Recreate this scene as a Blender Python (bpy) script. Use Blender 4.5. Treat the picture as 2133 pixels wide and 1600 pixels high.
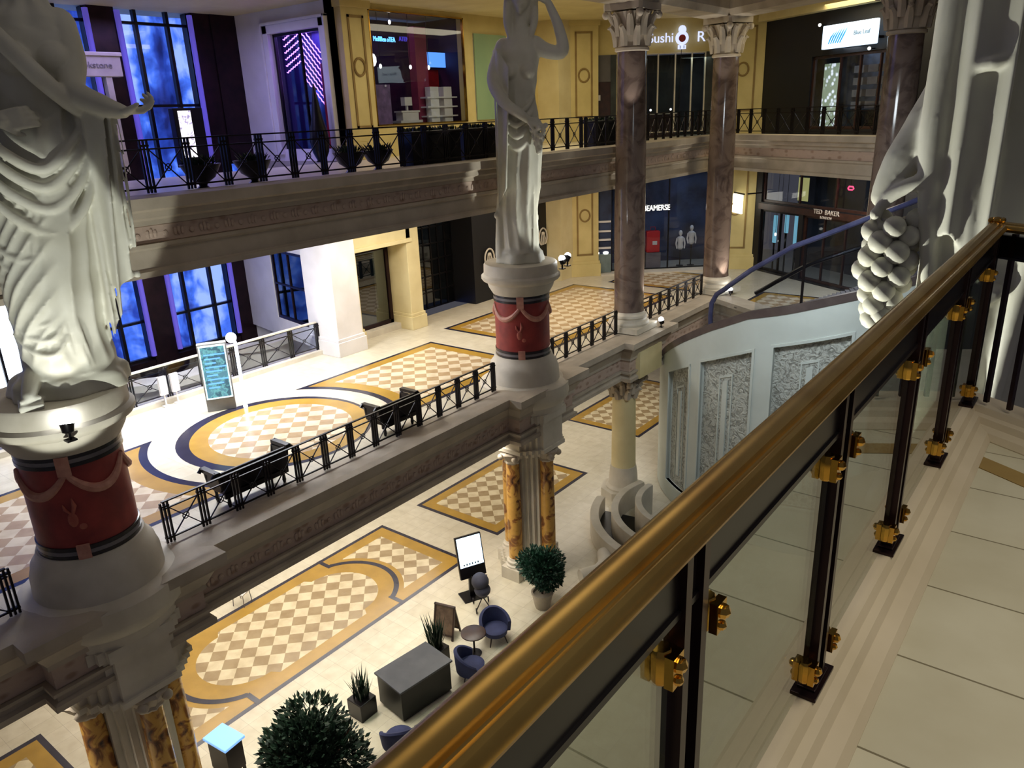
import bpy, math, random
from mathutils import Vector, Matrix
random.seed(7)
S = bpy.context.scene
for o in list(bpy.data.objects): bpy.data.objects.remove(o)
COL = S.collection
PI = math.pi
# ---------------------------------------------------------------- camera
CAMZ = 15.3
FOC, PIT, ROL, YAW = 1600.0, math.radians(19.37), math.radians(-2.34), math.radians(38.34)
Fh = Vector((-math.sin(YAW), math.cos(YAW), 0)); Rh = Vector((math.cos(YAW), math.sin(YAW), 0)); Zv = Vector((0, 0, 1))
Fv = math.cos(PIT)*Fh - math.sin(PIT)*Zv; Uv = math.sin(PIT)*Fh + math.cos(PIT)*Zv
R2 = math.cos(ROL)*Rh + math.sin(ROL)*Uv; U2 = -math.sin(ROL)*Rh + math.cos(ROL)*Uv
cd = bpy.data.cameras.new('camera'); cam = bpy.data.objects.new('camera', cd); COL.objects.link(cam)
M = Matrix((R2, U2, -Fv)).transposed().to_4x4(); M.translation = Vector((0, 0, CAMZ)); cam.matrix_world = M
cd.sensor_width = 36; cd.sensor_fit = 'HORIZONTAL'; cd.lens = FOC*36/2133; cd.clip_start = 0.02; cd.clip_end = 200
S.camera = cam
# ---------------------------------------------------------------- world, exposure
w = bpy.data.worlds.new('world'); S.world = w; w.use_nodes = True
bg = w.node_tree.nodes['Background']; bg.inputs[0].default_value = (0.85, 0.83, 1.0, 1); bg.inputs[1].default_value = 0.07
S.view_settings.view_transform = 'Standard'; S.view_settings.look = 'None'
S.view_settings.exposure = 0.0; S.view_settings.gamma = 1; S.view_settings.use_curve_mapping = False
# ---------------------------------------------------------------- lights of the place
def area(name, loc, size, power, col=(1, 1, 1), rot=(0, 0, 0), sy=None, spread=None):
    l = bpy.data.lights.new(name, 'AREA'); l.energy = power; l.color = col; l.size = size
    if sy: l.shape = 'RECTANGLE'; l.size_y = sy
    if spread: l.spread = math.radians(spread)
    o = bpy.data.objects.new(name, l); o.location = loc; o.rotation_euler = rot; COL.objects.link(o); return o
def spot(name, loc, to, power, col=(1, 1, 1), ang=50, blend=.4, r=.05):
    l = bpy.data.lights.new(name, 'SPOT'); l.energy = power; l.color = col; l.spot_size = math.radians(ang); l.spot_blend = blend; l.shadow_soft_size = r
    o = bpy.data.objects.new(name, l); o.location = loc
    o.rotation_euler = (Vector(to)-Vector(loc)).to_track_quat('-Z', 'Y').to_euler(); COL.objects.link(o); return o
WARM = (1.0, .80, .55); NEUT = (1.0, .93, .82); COOL = (.80, .88, 1.0); VIO = (.45, .38, 1.0)
# ground gallery soffit
area('ground_soffit_light', (-19.5, 12, 5.0), 1.2, 260, NEUT, sy=12)
area('ground_soffit_light', (-19.5, 30, 5.0), 2, 330, NEUT, sy=14)
area('ground_wall_wash_light', (-22.3, 14, 5.0), .4, 330, (1, .95, .88), sy=16)
for y in (2, 9, 16): area('ground_edge_light', (-14.9, y+.01, 5.35), .5, 125, NEUT, rot=(0, math.radians(-6), 0), sy=5, spread=115)
area('ground_far_light', (-13.0, 11, 5.4), .6, 45, (.90, 1, .82), sy=10, spread=100)
# middle gallery soffit
area('mid_soffit_light', (-20.9, 11.5, 12.4), 1.2, 1150, (.93, .95, 1), sy=7)
area('mid_soffit_light', (-19.5, 19, 12.4), 1.2, 330, NEUT, sy=5)
area('mid_soffit_light', (-18.5, 28, 12.4), 2.5, 330, (1, .84, .66), sy=8)
area('mid_soffit_light', (-9, 34, 12.4), 4, 300, NEUT, sy=4)
# upper gallery ceiling
area('upper_ceiling_light', (-19, 26, 19.2), 2, 400, (1, .88, .62), sy=12)
area('upper_ceiling_light', (-10, 35, 19.2), 3, 260, (1, .85, .55), sy=5)
area('upper_violet_light', (-25.5, 14, 19.0), 3, 420, (.40, .36, 1), sy=8)
# unseen atrium light narrowed for the handrail streak; added light aimed at escalator cladding
area('atrium_light', (-7, 12, 24), 3, 150, (1, .86, .68), sy=12)
area('escalator_light', (-6, 18.5, 15.0), 2.5, 260, (.86, .95, 1), rot=(math.radians(50), 0, math.radians(8)), sy=1.5, spread=110)
# unseen lights added to brighten the shop rooms
area('neon_room_light', (-25.8, 21.2, 18.6), 1.5, 45, (.35, .25, 1), sy=.6)
area('plum_shop_light', (-25.0, 24.5, 19.1), 1.6, 26, (.55, .35, 1), sy=4.5)
spot('plum_red_light', (-25.6, 26.3, 19.0), (-25.2, 26.6, 14), 70, (1, .12, .25), 70)
area('curved_shop_light', (-17.6, 38.6, 12.1), 1.5, 60, (.55, .72, 1), sy=2.5)
area('dark_shop_light', (-10.4, 38.6, 12.3), 1.0, 14, (.8, .85, 1), sy=5)
area('bar_light', (-17.8, 38.8, 17.6), 1.0, 14, (.8, .95, .85), sy=2)
area('doors_light', (-10.2, 38.2, 17.4), .8, 26, (.75, .85, 1), sy=4)
area('door_room_light', (-25.5, 21, 10.8), 1.2, 20, (.8, .92, 1), sy=2)
area('grid_shop_light', (-25.6, 28, 12.3), 1.0, 26, (.9, .95, 1), sy=6)
# our own walkway
area('walkway_light', (1.6, 2.0, 18.2), 1.4, 64, (1, .92, .77), sy=4, spread=100)
# ---------------------------------------------------------------- mesh helpers
def sm(t): t = max(0, min(1, t)); return t*t*(3-2*t)
class MB:
    def __init__(s): s.v = []; s.f = []; s.m = []
    def add(s, vs, fs, m=0):
        b = len(s.v); s.v += [tuple(v) for v in vs]
        for f in fs: s.f.append(tuple(i+b for i in f)); s.m.append(m)
        return s
    def box(s, x0, x1, y0, y1, z0, z1, m=0, mat=None):
        vs = [(x, y, z) for x in (x0, x1) for y in (y0, y1) for z in (z0, z1)]
        if mat is not None: vs = [tuple(mat @ Vector(v)) for v in vs]
        return s.add(vs, [(0, 1, 3, 2), (4, 6, 7, 5), (0, 4, 5, 1), (2, 3, 7, 6), (0, 2, 6, 4), (1, 5, 7, 3)], m)
    def prism(s, poly, z0, z1, m=0):
        n = len(poly)
        return s.add([(p[0], p[1], z0) for p in poly]+[(p[0], p[1], z1) for p in poly],
                     [tuple(range(n-1, -1, -1)), tuple(range(n, 2*n))]+[(i, (i+1) % n, n+(i+1) % n, n+i) for i in range(n)], m)
    def flat(s, poly, z, m=0): return s.add([(p[0], p[1], z) for p in poly], [tuple(range(len(poly)))], m)
    def lathe(s, prof, n=32, c=(0, 0), m=0, fn=None, cap=True):
        vs = []; N = len(prof)
        for r, z in prof:
            for k in range(n):
                a = 2*PI*k/n; rr = r*(fn(a, z) if fn else 1); vs.append((c[0]+rr*math.cos(a), c[1]+rr*math.sin(a), z))
        fs = [(i*n+k, i*n+(k+1) % n, (i+1)*n+(k+1) % n, (i+1)*n+k) for i in range(N-1) for k in range(n)]
        if cap: fs += [tuple(range(n-1, -1, -1)), tuple((N-1)*n+k for k in range(n))]
        return s.add(vs, fs, m)
    def tube(s, pts, rad, n=8, m=0, flat=1.0):
        pts = [Vector(p) for p in pts]; N = len(pts)
        if not isinstance(rad, (list, tuple)): rad = [rad]*N
        t0 = (pts[1]-pts[0]).normalized(); up = Vector((0, 0, 1)) if abs(t0.z) < .9 else Vector((1, 0, 0))
        a = t0.cross(up).normalized(); vs = []
        for i, p in enumerate(pts):
            t = (pts[min(i+1, N-1)]-pts[max(i-1, 0)]).normalized(); a = (a-t*a.dot(t)).normalized(); b = t.cross(a)
            for k in range(n):
                q = 2*PI*k/n+PI/n; vs.append(p+rad[i]*(a*math.cos(q)+b*math.sin(q)*flat))
        fs = [(i*n+k, i*n+(k+1) % n, (i+1)*n+(k+1) % n, (i+1)*n+k) for i in range(N-1) for k in range(n)]
        fs += [tuple(range(n-1, -1, -1)), tuple((N-1)*n+k for k in range(n))]
        return s.add(vs, fs, m)
    def bar(s, a, b, w, h, m=0):
        a = Vector(a); b = Vector(b); d = b-a; L = d.length; q = d.to_track_quat('X', 'Z').to_matrix().to_4x4(); q.translation = a
        return s.box(0, L, -w/2, w/2, -h/2, h/2, m, q)
    def ball(s, c, r, n=14, m=0, sc=(1, 1, 1)):
        h = n//2; vs = [(c[0], c[1], c[2]-r*sc[2])]
        for i in range(1, h):
            f = PI*i/h
            for k in range(n): a = 2*PI*k/n; vs.append((c[0]+r*sc[0]*math.sin(f)*math.cos(a), c[1]+r*sc[1]*math.sin(f)*math.sin(a), c[2]-r*sc[2]*math.cos(f)))
        vs.append((c[0], c[1], c[2]+r*sc[2])); e = len(vs)-1
        fs = [(0, 1+(k+1) % n, 1+k) for k in range(n)]+[(e, 1+(h-2)*n+k, 1+(h-2)*n+(k+1) % n) for k in range(n)]
        fs += [(1+i*n+k, 1+i*n+(k+1) % n, 1+(i+1)*n+(k+1) % n, 1+(i+1)*n+k) for i in range(h-2) for k in range(n)]
        return s.add(vs, fs, m)
    def sweep(s, path, prof, m=0, left=True, mf=None):
        """closed profile [(offset, z)] run along an open plan path with mitred corners; offset to the right of travel"""
        n = len(path); P = [Vector((p[0], p[1])) for p in path]; vs = []; K = len(prof)
        for i in range(n):
            d0 = (P[i]-P[i-1]).normalized() if i else (P[1]-P[0]).normalized()
            d1 = (P[i+1]-P[i]).normalized() if i < n-1 else d0
            n0 = Vector((d0.y, -d0.x)); n1 = Vector((d1.y, -d1.x)); bi = (n0+n1).normalized(); k = 1/max(.3, bi.dot(n0))
            for o, z in prof: q = P[i]+bi*k*o; vs.append((q.x, q.y, z))
        b = len(s.v); s.v += vs
        for i in range(n-1):
            for k in range(K):
                s.f.append((b+i*K+k, b+(i+1)*K+k, b+(i+1)*K+(k+1) % K, b+i*K+(k+1) % K)); s.m.append(mf[k] if mf else m)
        s.f.append(tuple(b+k for k in range(K))); s.m.append(m)
        s.f.append(tuple(b+(n-1)*K+k for k in range(K-1, -1, -1))); s.m.append(m)
        return s
    def build(s, name, mats, parent=None, smooth=False, bevel=0, loc=None, rot=None):
        if not isinstance(mats, (list, tuple)): mats = [mats]
        me = bpy.data.meshes.new(name); me.from_pydata(s.v, [], s.f)
        for x in mats: me.materials.append(x)
        for p, k in zip(me.polygons, s.m): p.material_index = k; p.use_smooth = smooth
        me.update()
        import bmesh
        bm = bmesh.new(); bm.from_mesh(me); bmesh.ops.recalc_face_normals(bm, faces=bm.faces)
        if smooth:
            for e in bm.edges:
                if len(e.link_faces) == 2 and e.calc_face_angle(0) > .6: e.smooth = False
        bm.to_mesh(me); bm.free()
        o = bpy.data.objects.new(name, me); COL.objects.link(o)
        if parent: o.parent = parent
        if loc: o.location = loc
        if rot: o.rotation_euler = rot
        if bevel:
            b = o.modifiers.new('bevel', 'BEVEL'); b.width = bevel; b.segments = 2; b.limit_method = 'ANGLE'
        return o
def tag(o, label, cat, group=None, kind=None):
    o['label'] = label; o['category'] = cat
    if group: o['group'] = group
    if kind: o['kind'] = kind
    return o
def thing(name, label, cat, loc=(0, 0, 0), rz=0, group=None):
    o = bpy.data.objects.new(name, None); o.location = loc; o.rotation_euler = (0, 0, rz); o.empty_display_size = .2; COL.objects.link(o)
    return tag(o, label, cat, group)
def struct(o, label=None):
    o['kind'] = 'structure'
    if label: o['label'] = label; 
    return o
def dup(root, loc, rz=0, label=None):
    r = root.copy(); COL.objects.link(r); r.location = loc; r.rotation_euler = (0, 0, rz)
    if label: r['label'] = label
    for ch in list(root.children):
        c = ch.copy(); COL.objects.link(c); c.parent = r
        for g in list(ch.children):
            d = g.copy(); COL.objects.link(d); d.parent = c
    return r
def text_obj(txt, size, mat, parent=None, name='lettering', depth=.02, sx=1.0, loc=(0, 0, 0), rot=(PI/2, 0, 0), align='CENTER'):
    cu = bpy.data.curves.new('t', 'FONT'); cu.body = txt; cu.size = size; cu.extrude = depth; cu.align_x = align; cu.align_y = 'CENTER'
    t = bpy.data.objects.new('t', cu); COL.objects.link(t); bpy.context.view_layer.update()
    me = bpy.data.meshes.new_from_object(t.evaluated_get(bpy.context.evaluated_depsgraph_get()))
    bpy.data.objects.remove(t)
    me.materials.clear(); me.materials.append(mat)
    me.transform(Matrix.Diagonal((sx, 1, 1, 1)))
    o = bpy.data.objects.new(name, me); COL.objects.link(o); o.location = loc; o.rotation_euler = rot
    if parent: o.parent = parent
    return o
# ---------------------------------------------------------------- materials
def srgb(r, g, b):
    f = lambda c: (c/12.92 if c <= .04045 else ((c+.055)/1.055)**2.4)
    return (f(r/255), f(g/255), f(b/255), 1)
class N:
    def __init__(s, name):
        s.m = bpy.data.materials.new(name); s.m.use_nodes = True; s.t = s.m.node_tree; s.b = s.t.nodes['Principled BSDF']
    def n(s, typ, **kw):
        x = s.t.nodes.new(typ)
        for k, v in kw.items():
            if k in x.inputs: x.inputs[k].default_value = v
            else: setattr(x, k, v)
        return x
    def l(s, a, b): s.t.links.new(a, b)
    def coord(s): return s.n('ShaderNodeTexCoord').outputs['Object']
    def ramp(s, fac, cols):
        r = s.n('ShaderNodeValToRGB'); e = r.color_ramp.elements
        e[0].position, e[0].color = cols[0]; e[1].position, e[1].color = cols[-1]
        for p, c in cols[1:-1]: q = e.new(p); q.color = c
        s.l(fac, r.inputs[0]); return r.outputs[0]
    def bump(s, h, st, dist=.02):
        b = s.n('ShaderNodeBump'); b.inputs['Strength'].default_value = st; b.inputs['Distance'].default_value = dist
        s.l(h, b.inputs['Height']); s.l(b.outputs[0], s.b.inputs['Normal'])
def pbr(name, c1, c2=None, rough=.6, metal=0, scale=2, bump=0, bscale=None, coat=0, detail=6, spec=None):
    k = N(name); k.b.inputs['Roughness'].default_value = rough; k.b.inputs['Metallic'].default_value = metal
    if coat: k.b.inputs['Coat Weight'].default_value = coat
    if spec is not None: k.b.inputs['Specular IOR Level'].default_value = spec
    if c2 is None: c2 = tuple(x*.8 for x in c1[:3])+(1,)
    nz = k.n('ShaderNodeTexNoise', Scale=scale, Detail=detail); k.l(k.coord(), nz.inputs[0])
    k.l(k.ramp(nz.outputs[0], [(.35, c1), (.65, c2)]), k.b.inputs['Base Color'])
    if bump:
        n2 = k.n('ShaderNodeTexNoise', Scale=bscale or scale*6, Detail=8); k.l(k.coord(), n2.inputs[0]); k.bump(n2.outputs[0], bump)
    return k.m
def emit(name, col, st):
    k = N(name); k.b.inputs['Base Color'].default_value = col; k.b.inputs['Emission Color'].default_value = col; k.b.inputs['Emission Strength'].default_value = st; return k.m
def marble(name, base, dark, vein, scale=1.2, rough=.2):
    k = N(name); c = k.coord(); k.b.inputs['Roughness'].default_value = rough
    a = k.n('ShaderNodeTexNoise', Scale=scale, Detail=8, Distortion=1.6); k.l(c, a.inputs[0])
    col = k.ramp(a.outputs[0], [(.30, dark), (.43, vein), (.50, base), (.72, tuple(min(1, x*1.15) for x in base[:3])+(1,))]); k.l(col, k.b.inputs['Base Color']); return k.m
def stone_floor(name, c1, c2, joint, tile=(.9, .61), rough=.18, shift=(0, 0)):
    k = N(name); c = k.coord(); mp = k.n('ShaderNodeMapping'); mp.inputs['Location'].default_value = (shift[0], shift[1], 0); k.l(c, mp.inputs[0])
    br = k.n('ShaderNodeTexBrick', offset=0.0, squash=1.0); k.l(mp.outputs[0], br.inputs[0])
    br.inputs['Scale'].default_value = 1; br.inputs['Brick Width'].default_value = tile[0]; br.inputs['Row Height'].default_value = tile[1]
    br.inputs['Mortar Size'].default_value = .004; br.inputs['Mortar Smooth'].default_value = .1
    br.inputs['Color1'].default_value = c1; br.inputs['Color2'].default_value = c2; br.inputs['Mortar'].default_value = joint
    nz = k.n('ShaderNodeTexNoise', Scale=3.0, Detail=8); k.l(c, nz.inputs[0])
    mx = k.n('ShaderNodeMix', data_type='RGBA', blend_type='MULTIPLY'); mx.inputs[0].default_value = 1
    k.l(br.outputs[0], mx.inputs[6]); k.l(k.ramp(nz.outputs[0], [(.3, (.86, .84, .80, 1)), (.7, (1, 1, 1, 1))]), mx.inputs[7])
    k.l(mx.outputs[2], k.b.inputs['Base Color']); k.b.inputs['Roughness'].default_value = rough; return k.m
def checker(name, a, b, size, rot=45, rough=.25):
    k = N(name); c = k.coord(); mp = k.n('ShaderNodeMapping'); mp.inputs['Rotation'].default_value = (0, 0, math.radians(rot)); k.l(c, mp.inputs[0])
    ck = k.n('ShaderNodeTexChecker', Scale=1/size); ck.inputs['Color1'].default_value = a; ck.inputs['Color2'].default_value = b; k.l(mp.outputs[0], ck.inputs[0])
    # keep the third axis constant so no diagonal flips appear
    mp.inputs['Scale'].default_value = (1, 1, 0); mp.inputs['Location'].default_value = (0, 0, .01)
    nz = k.n('ShaderNodeTexNoise', Scale=2.2, Detail=5); k.l(c, nz.inputs[0])
    mx = k.n('ShaderNodeMix', data_type='RGBA', blend_type='MULTIPLY'); mx.inputs[0].default_value = 1
    k.l(ck.outputs[0], mx.inputs[6]); k.l(k.ramp(nz.outputs[0], [(.35, (.82, .78, .72, 1)), (.6, (1, 1, 1, 1))]), mx.inputs[7])
    k.l(mx.outputs[2], k.b.inputs['Base Color']); k.b.inputs['Roughness'].default_value = rough; return k.m
def glass(name, tint=(.9, .95, .92, 1), refl=.12, rough=.0, f0=1.5):
    k = N(name); t = k.t; t.nodes.remove(k.b); out = [x for x in t.nodes if x.type == 'OUTPUT_MATERIAL'][0]
    tr = k.n('ShaderNodeBsdfTransparent'); tr.inputs[0].default_value = tint
    gl = k.n('ShaderNodeBsdfGlossy'); gl.inputs['Roughness'].default_value = rough
    lw = k.n('ShaderNodeLayerWeight'); lw.inputs['Blend'].default_value = .5
    pw = k.n('ShaderNodeMath', operation='POWER'); pw.inputs[1].default_value = 4.0; k.l(lw.outputs['Facing'], pw.inputs[0])
    ad = k.n('ShaderNodeMath', operation='MULTIPLY_ADD', use_clamp=True); ad.inputs[1].default_value = .9; ad.inputs[2].default_value = refl; k.l(pw.outputs[0], ad.inputs[0])
    mx = k.n('ShaderNodeMixShader'); k.l(ad.outputs[0], mx.inputs[0]); k.l(tr.outputs[0], mx.inputs[1]); k.l(gl.outputs[0], mx.inputs[2]); k.l(mx.outputs[0], out.inputs[0]); return k.m
def night(name, strength=1.0):
    """night view outside the tall windows: its blue light put into emissive noise patches"""
    k = N(name); c = k.coord(); mp = k.n('ShaderNodeMapping'); mp.inputs['Scale'].default_value = (1, 1, .28); k.l(c, mp.inputs[0])
    nz = k.n('ShaderNodeTexNoise', Scale=.55, Detail=4, Distortion=.4); k.l(mp.outputs[0], nz.inputs[0])
    n2 = k.n('ShaderNodeTexNoise', Scale=1.3, Detail=4, Distortion=.5); k.l(c, n2.inputs[0])
    mm = k.n('ShaderNodeMath', operation='MULTIPLY_ADD'); mm.inputs[1].default_value = .45; k.l(n2.outputs[0], mm.inputs[0]); k.l(nz.outputs[0], mm.inputs[2])
    col = k.ramp(mm.outputs[0], [(.52, (.006, .012, .10, 1)), (.64, (.02, .05, .34, 1)), (.74, (.06, .16, .75, 1)), (.86, (.30, .42, .95, 1))])
    k.l(col, k.b.inputs['Emission Color']); k.b.inputs['Emission Strength'].default_value = strength; k.b.inputs['Base Color'].default_value = (0.01, .01, .02, 1); return k.m
MT = {}
MT['stone'] = pbr('beige_stone', srgb(188, 176, 158), srgb(170, 158, 140), .65, scale=1.5, bump=.15, bscale=14)
MT['stone2'] = pbr('pale_stone', srgb(214, 206, 190), srgb(196, 188, 170), .6, scale=1.5, bump=.12, bscale=12)
MT['statue'] = pbr('statue_stone', srgb(214, 212, 198), srgb(200, 197, 180), .62, scale=1.2, bump=.12, bscale=9)
MT['cream'] = pbr('cream_wall', srgb(226, 212, 164), srgb(214, 198, 148), .7, scale=1)
MT['yellow'] = pbr('yellow_wall', srgb(214, 196, 134), srgb(200, 182, 120), .7, scale=1)
MT['tan_trim'] = pbr('tan_trim', srgb(150, 124, 70), srgb(134, 108, 60), .7)
MT['whitewall'] = pbr('white_wall', srgb(226, 222, 220), srgb(214, 210, 206), .6, scale=1)
MT['red'] = pbr('red_plaster', srgb(160, 58, 52), srgb(130, 42, 42), .45, scale=2.5, bump=.1)
MT['redpink'] = pbr('pink_garland', srgb(206, 150, 130), srgb(184, 126, 110), .5, scale=6)
MT['blackmarble'] = pbr('dark_marble_band', srgb(44, 38, 42), srgb(30, 26, 30), .25)
MT['greymarble'] = pbr('grey_marble_band', srgb(130, 124, 126), srgb(104, 98, 102), .3)
MT['brownmarble'] = marble('brown_marble', srgb(112, 96, 86), srgb(80, 66, 60), srgb(98, 82, 74), 1.3, .12)
MT['siena'] = marble('yellow_veined_marble', srgb(204, 156, 76), srgb(58, 34, 26), srgb(150, 98, 50), 1.9, .2)
MT['white_floor'] = stone_floor('white_marble_floor', srgb(222, 214, 194), srgb(214, 206, 184), srgb(180, 170, 150), (.6, .6), .28)
MT['near_floor'] = stone_floor('walkway_tile', srgb(208, 202, 178), srgb(200, 194, 170), srgb(128, 120, 98), (1.2, .46), .22, (.9, -.01))
MT['gold'] = pbr('gold_stone', srgb(182, 144, 62), srgb(166, 130, 54), .22, scale=1.5)
MT['navy'] = pbr('dark_blue_stone', srgb(52, 50, 66), srgb(42, 40, 54), .2)
MT['chk'] = checker('diamond_tiles', srgb(226, 212, 178), srgb(170, 148, 112), .45, 45)
MT['chk2'] = checker('diamond_tiles_mid', srgb(226, 212, 184), srgb(184, 158, 122), .40, 45)
MT['iron'] = pbr('dark_iron', srgb(38, 32, 32), srgb(26, 22, 24), .4, .6)
MT['black'] = pbr('black_metal', srgb(24, 20, 22), srgb(16, 14, 16), .3, .4)
MT['bronze'] = pbr('dark_bronze', srgb(52, 34, 36), srgb(38, 26, 28), .3, .7)
MT['brass'] = pbr('brass', srgb(186, 146, 62), srgb(160, 118, 44), .24, 1.0, scale=3)
MT['polished'] = pbr('polished_gold', srgb(214, 170, 80), srgb(190, 140, 54), .14, 1.0)
MT['rail'] = pbr('brass_handrail', srgb(192, 158, 88), srgb(166, 130, 66), .27, .9, scale=5)
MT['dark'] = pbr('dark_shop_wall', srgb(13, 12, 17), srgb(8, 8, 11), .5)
MT['darkwood'] = pbr('dark_brown_wood', srgb(58, 32, 24), srgb(40, 22, 18), .4, scale=4)
MT['leaf'] = pbr('dark_leaf', srgb(34, 58, 40), srgb(20, 38, 28), .5, scale=5)
MT['leaf2'] = pbr('deep_leaf', srgb(40, 84, 62), srgb(20, 52, 40), .5, scale=5)
MT['bluefab'] = pbr('blue_fabric', srgb(52, 58, 98), srgb(36, 40, 74), .8)
MT['greyfab'] = pbr('grey_top', srgb(120, 112, 118), srgb(100, 92, 98), .5)
MT['clad'] = pbr('white_cladding', srgb(206, 214, 208), srgb(196, 204, 198), .5, scale=.8)
MT['glass'] = glass('clear_glass', (.72, .78, .70, 1), .20)
MT['shopglass'] = glass('shop_glass', (.85, .88, .92, 1), .03)
MT['neonv'] = emit('violet_neon', srgb(190, 120, 255), 5)
MT['lampw'] = emit('white_lamp', srgb(245, 250, 255), 30)
MT['screenb'] = emit('blue_screen', srgb(90, 150, 245), 1.6)
MT['screenw'] = emit('white_screen', srgb(225, 240, 255), 2.2)
MT['signw'] = emit('white_glow', srgb(255, 252, 240), 2.6)
MT['signb'] = emit('blue_sign', srgb(110, 190, 255), 2.0)
MT['night'] = night('night_view', 1.7)
# ================================================================ THE SETTING
MID, CEIL = 7.0, 19.4
BX = -14.5
PATH = [(BX, -8), (BX, 33.8), (-4.2, 27.7), (8, 20.5)]        # edge of the middle gallery
BXU, UPF = -16.0, 13.87                                        # the upper gallery stands back behind the columns
UPATH = [(BXU, -8), (BXU, 37.3), (-4.63, 30.6), (9, 22.6)]
def jog(Y, h=1.05, d=.45): return [(BX, Y-h), (BX+d, Y-h), (BX+d, Y+h), (BX, Y+h)]
MIDPATH = [(BX, -8)]+jog(5.15)+jog(19.0)+jog(25.9, .95, .4)+[(BX, 33.8), (-4.2, 27.7), (8, 20.5)]
struct(MB().box(-32, 14, -12, 48, -.3, 0).build('floor', MT['white_floor']))
OUTER = [(-30.5, -8), (-30.5, 44), (14, 44), (14, 31)]
def slab(z0, z1, hole=None):
    poly = [(BX+.1, -8), (BX+.1, 33.8), (-4.2, 27.7), (8, 20.5), (14, 24), (14, 46), (-29.4, 46), (-29.4, -8)]
    return MB().prism(poly[::-1], z0, z1)
def slab_mid():
    b = MB()
    b.prism([(BX+.1, -8), (BX+.1, 33.8), (-4.2, 27.7), (8, 20.5), (14, 24), (14, 46), (-23.4, 46), (-23.4, -8)][::-1], 5.5, MID)
    return b
struct(slab_mid().build('floor_mid', MT['white_floor']))
struct(MB().prism([(BXU+.1, -8), (BXU+.1, 37.3), (-4.63, 30.6), (9, 22.6), (14, 25), (14, 46), (-29.4, 46), (-29.4, 19.8), (-23.2, 19.8), (-23.2, -8)][::-1], 12.5, UPF).build('floor_upper', MT['white_floor']))
struct(MB().prism([(BX+.9, -8), (BX+.9, 34.2), (-4.2, 28.4), (8, 21.2), (14, 24), (14, 46), (-31, 46), (-31, -8)][::-1], CEIL, CEIL+.3).build('ceiling', MT['cream']))
def frieze_mat():
    k = N('carved_frieze'); c = k.coord(); k.b.inputs['Roughness'].default_value = .7
    mp = k.n('ShaderNodeMapping'); mp.inputs['Scale'].default_value = (2.4, 2.4, 4.2); k.l(c, mp.inputs[0])
    v = k.n('ShaderNodeTexVoronoi', Scale=1.0); v.inputs['Randomness'].default_value = .55; k.l(mp.outputs[0], v.inputs[0])
    k.l(k.ramp(v.outputs[0], [(.16, srgb(160, 134, 116)), (.34, srgb(190, 168, 152))]), k.b.inputs['Base Color']); k.bump(v.outputs[0], .6, .05); return k.m
MT['frieze'] = frieze_mat()
def entablature(path, zt, zf1, zf0, zb, name, back=-.15):
    out = []
    # ledge, cornice steps, frieze, fascia
    prof = [(back, zt-.02), (.62, zt), (.86, zt-.02), (.86, zt-.24), (.66, zt-.30), (.66, zt-.42), (.50, zf1+.10), (.50, zf1), (.42, zf1)]
    out.append(struct(MB().sweep(path, prof+[(back, zf1)]).build(name, MT['stone'])))
    out.append(struct(MB().sweep(path, [(.42, zf1), (.44, zf1-.02), (.44, zf0+.02), (.42, zf0), (-.4, zf0), (-.4, zf1)]).build(name, MT['frieze'])))
    prof = [(.42, zf0), (.54, zf0), (.54, zf0-.07), (.47, zf0-.12), (.47, zb+.16), (.56, zb+.12), (.56, zb), (-.45, zb), (-.45, zf0)]
    out.append(struct(MB().sweep(path, prof).build(name, MT['stone'])))
    return out
entablature(MIDPATH, 7.12, 6.30, 5.83, 5.46, 'trim_1')
entablature(UPATH, 14.03, 13.446, 13.08, 12.42, 'trim_2')
# carved ornaments of the two friezes: raised palmettes, one object per frieze
def ornaments(x, y0, y1, zc, h, step, name):
    b = MB(); y = y0; i = 0
    while y < y1:
        if i % 2 == 0:
            for s in (-1, 0, 1): b.ball((x, y+s*h*.28, zc+(.06 if s == 0 else 0)*h), h*.30, 8, sc=(.25, .5, 1.25-.25*abs(s)))
        else: b.ball((x, y, zc-.05*h), h*.24, 8, sc=(.3, .9, .9))
        y += step; i += 1
    return b
fo = ornaments(BX+.45, 6.4, 17.8, 6.065, .34, .30, 'f').build('trim_3', MT['frieze']); struct(fo)
struct(ornaments(BXU+.45, 5.0, 36.8, 13.263, .29, .30, 'f').build('trim_4', MT['frieze']))
# upper entablature over the columns
struct(MB().sweep(PATH[1:] if False else [(BX, 14), (BX, 33.8), (-4.2, 27.7), (8, 20.5)], [(-.6, 18.72), (.6, 18.72), (.72, 18.95), (.72, 20.2), (-.6, 20.2)]).build('trim_5', MT['stone']))
# ---------------------------------------------------------------- walls behind the galleries
def wall(name, p0, p1, z0, z1, openings=(), mat='cream', th=.3):
    """wall from p0 to p1 (plan), openings [(s0,s1,za,zb)] cut clean through"""
    P0 = Vector(p0).to_3d(); d = Vector(p1).to_3d()-P0; L = d.length; d.normalize(); nn = Vector((-d.y, d.x, 0))
    m = Matrix((d, nn, Zv)).transposed().to_4x4(); m.translation = P0
    b = MB(); xs = sorted({0, L}|{o[0] for o in openings}|{o[1] for o in openings})
    for a, c in zip(xs[:-1], xs[1:]):
        mid = (a+c)/2; op = [o for o in openings if o[0] < mid < o[1]]; z = z0
        for o in sorted(op, key=lambda q: q[2]):
            if o[2] > z: b.box(a, c, 0, th, z, o[2], 0, m)
            z = o[3]
        if z < z1: b.box(a, c, 0, th, z, z1, 0, m)
    return struct(b.build(name, MT[mat])), m
XW = -23.5
# ground floor back wall
wall('wall_ground', (XW-.5, -8), (XW-.5, 46), 0, 5.5, (), 'whitewall')
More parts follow.
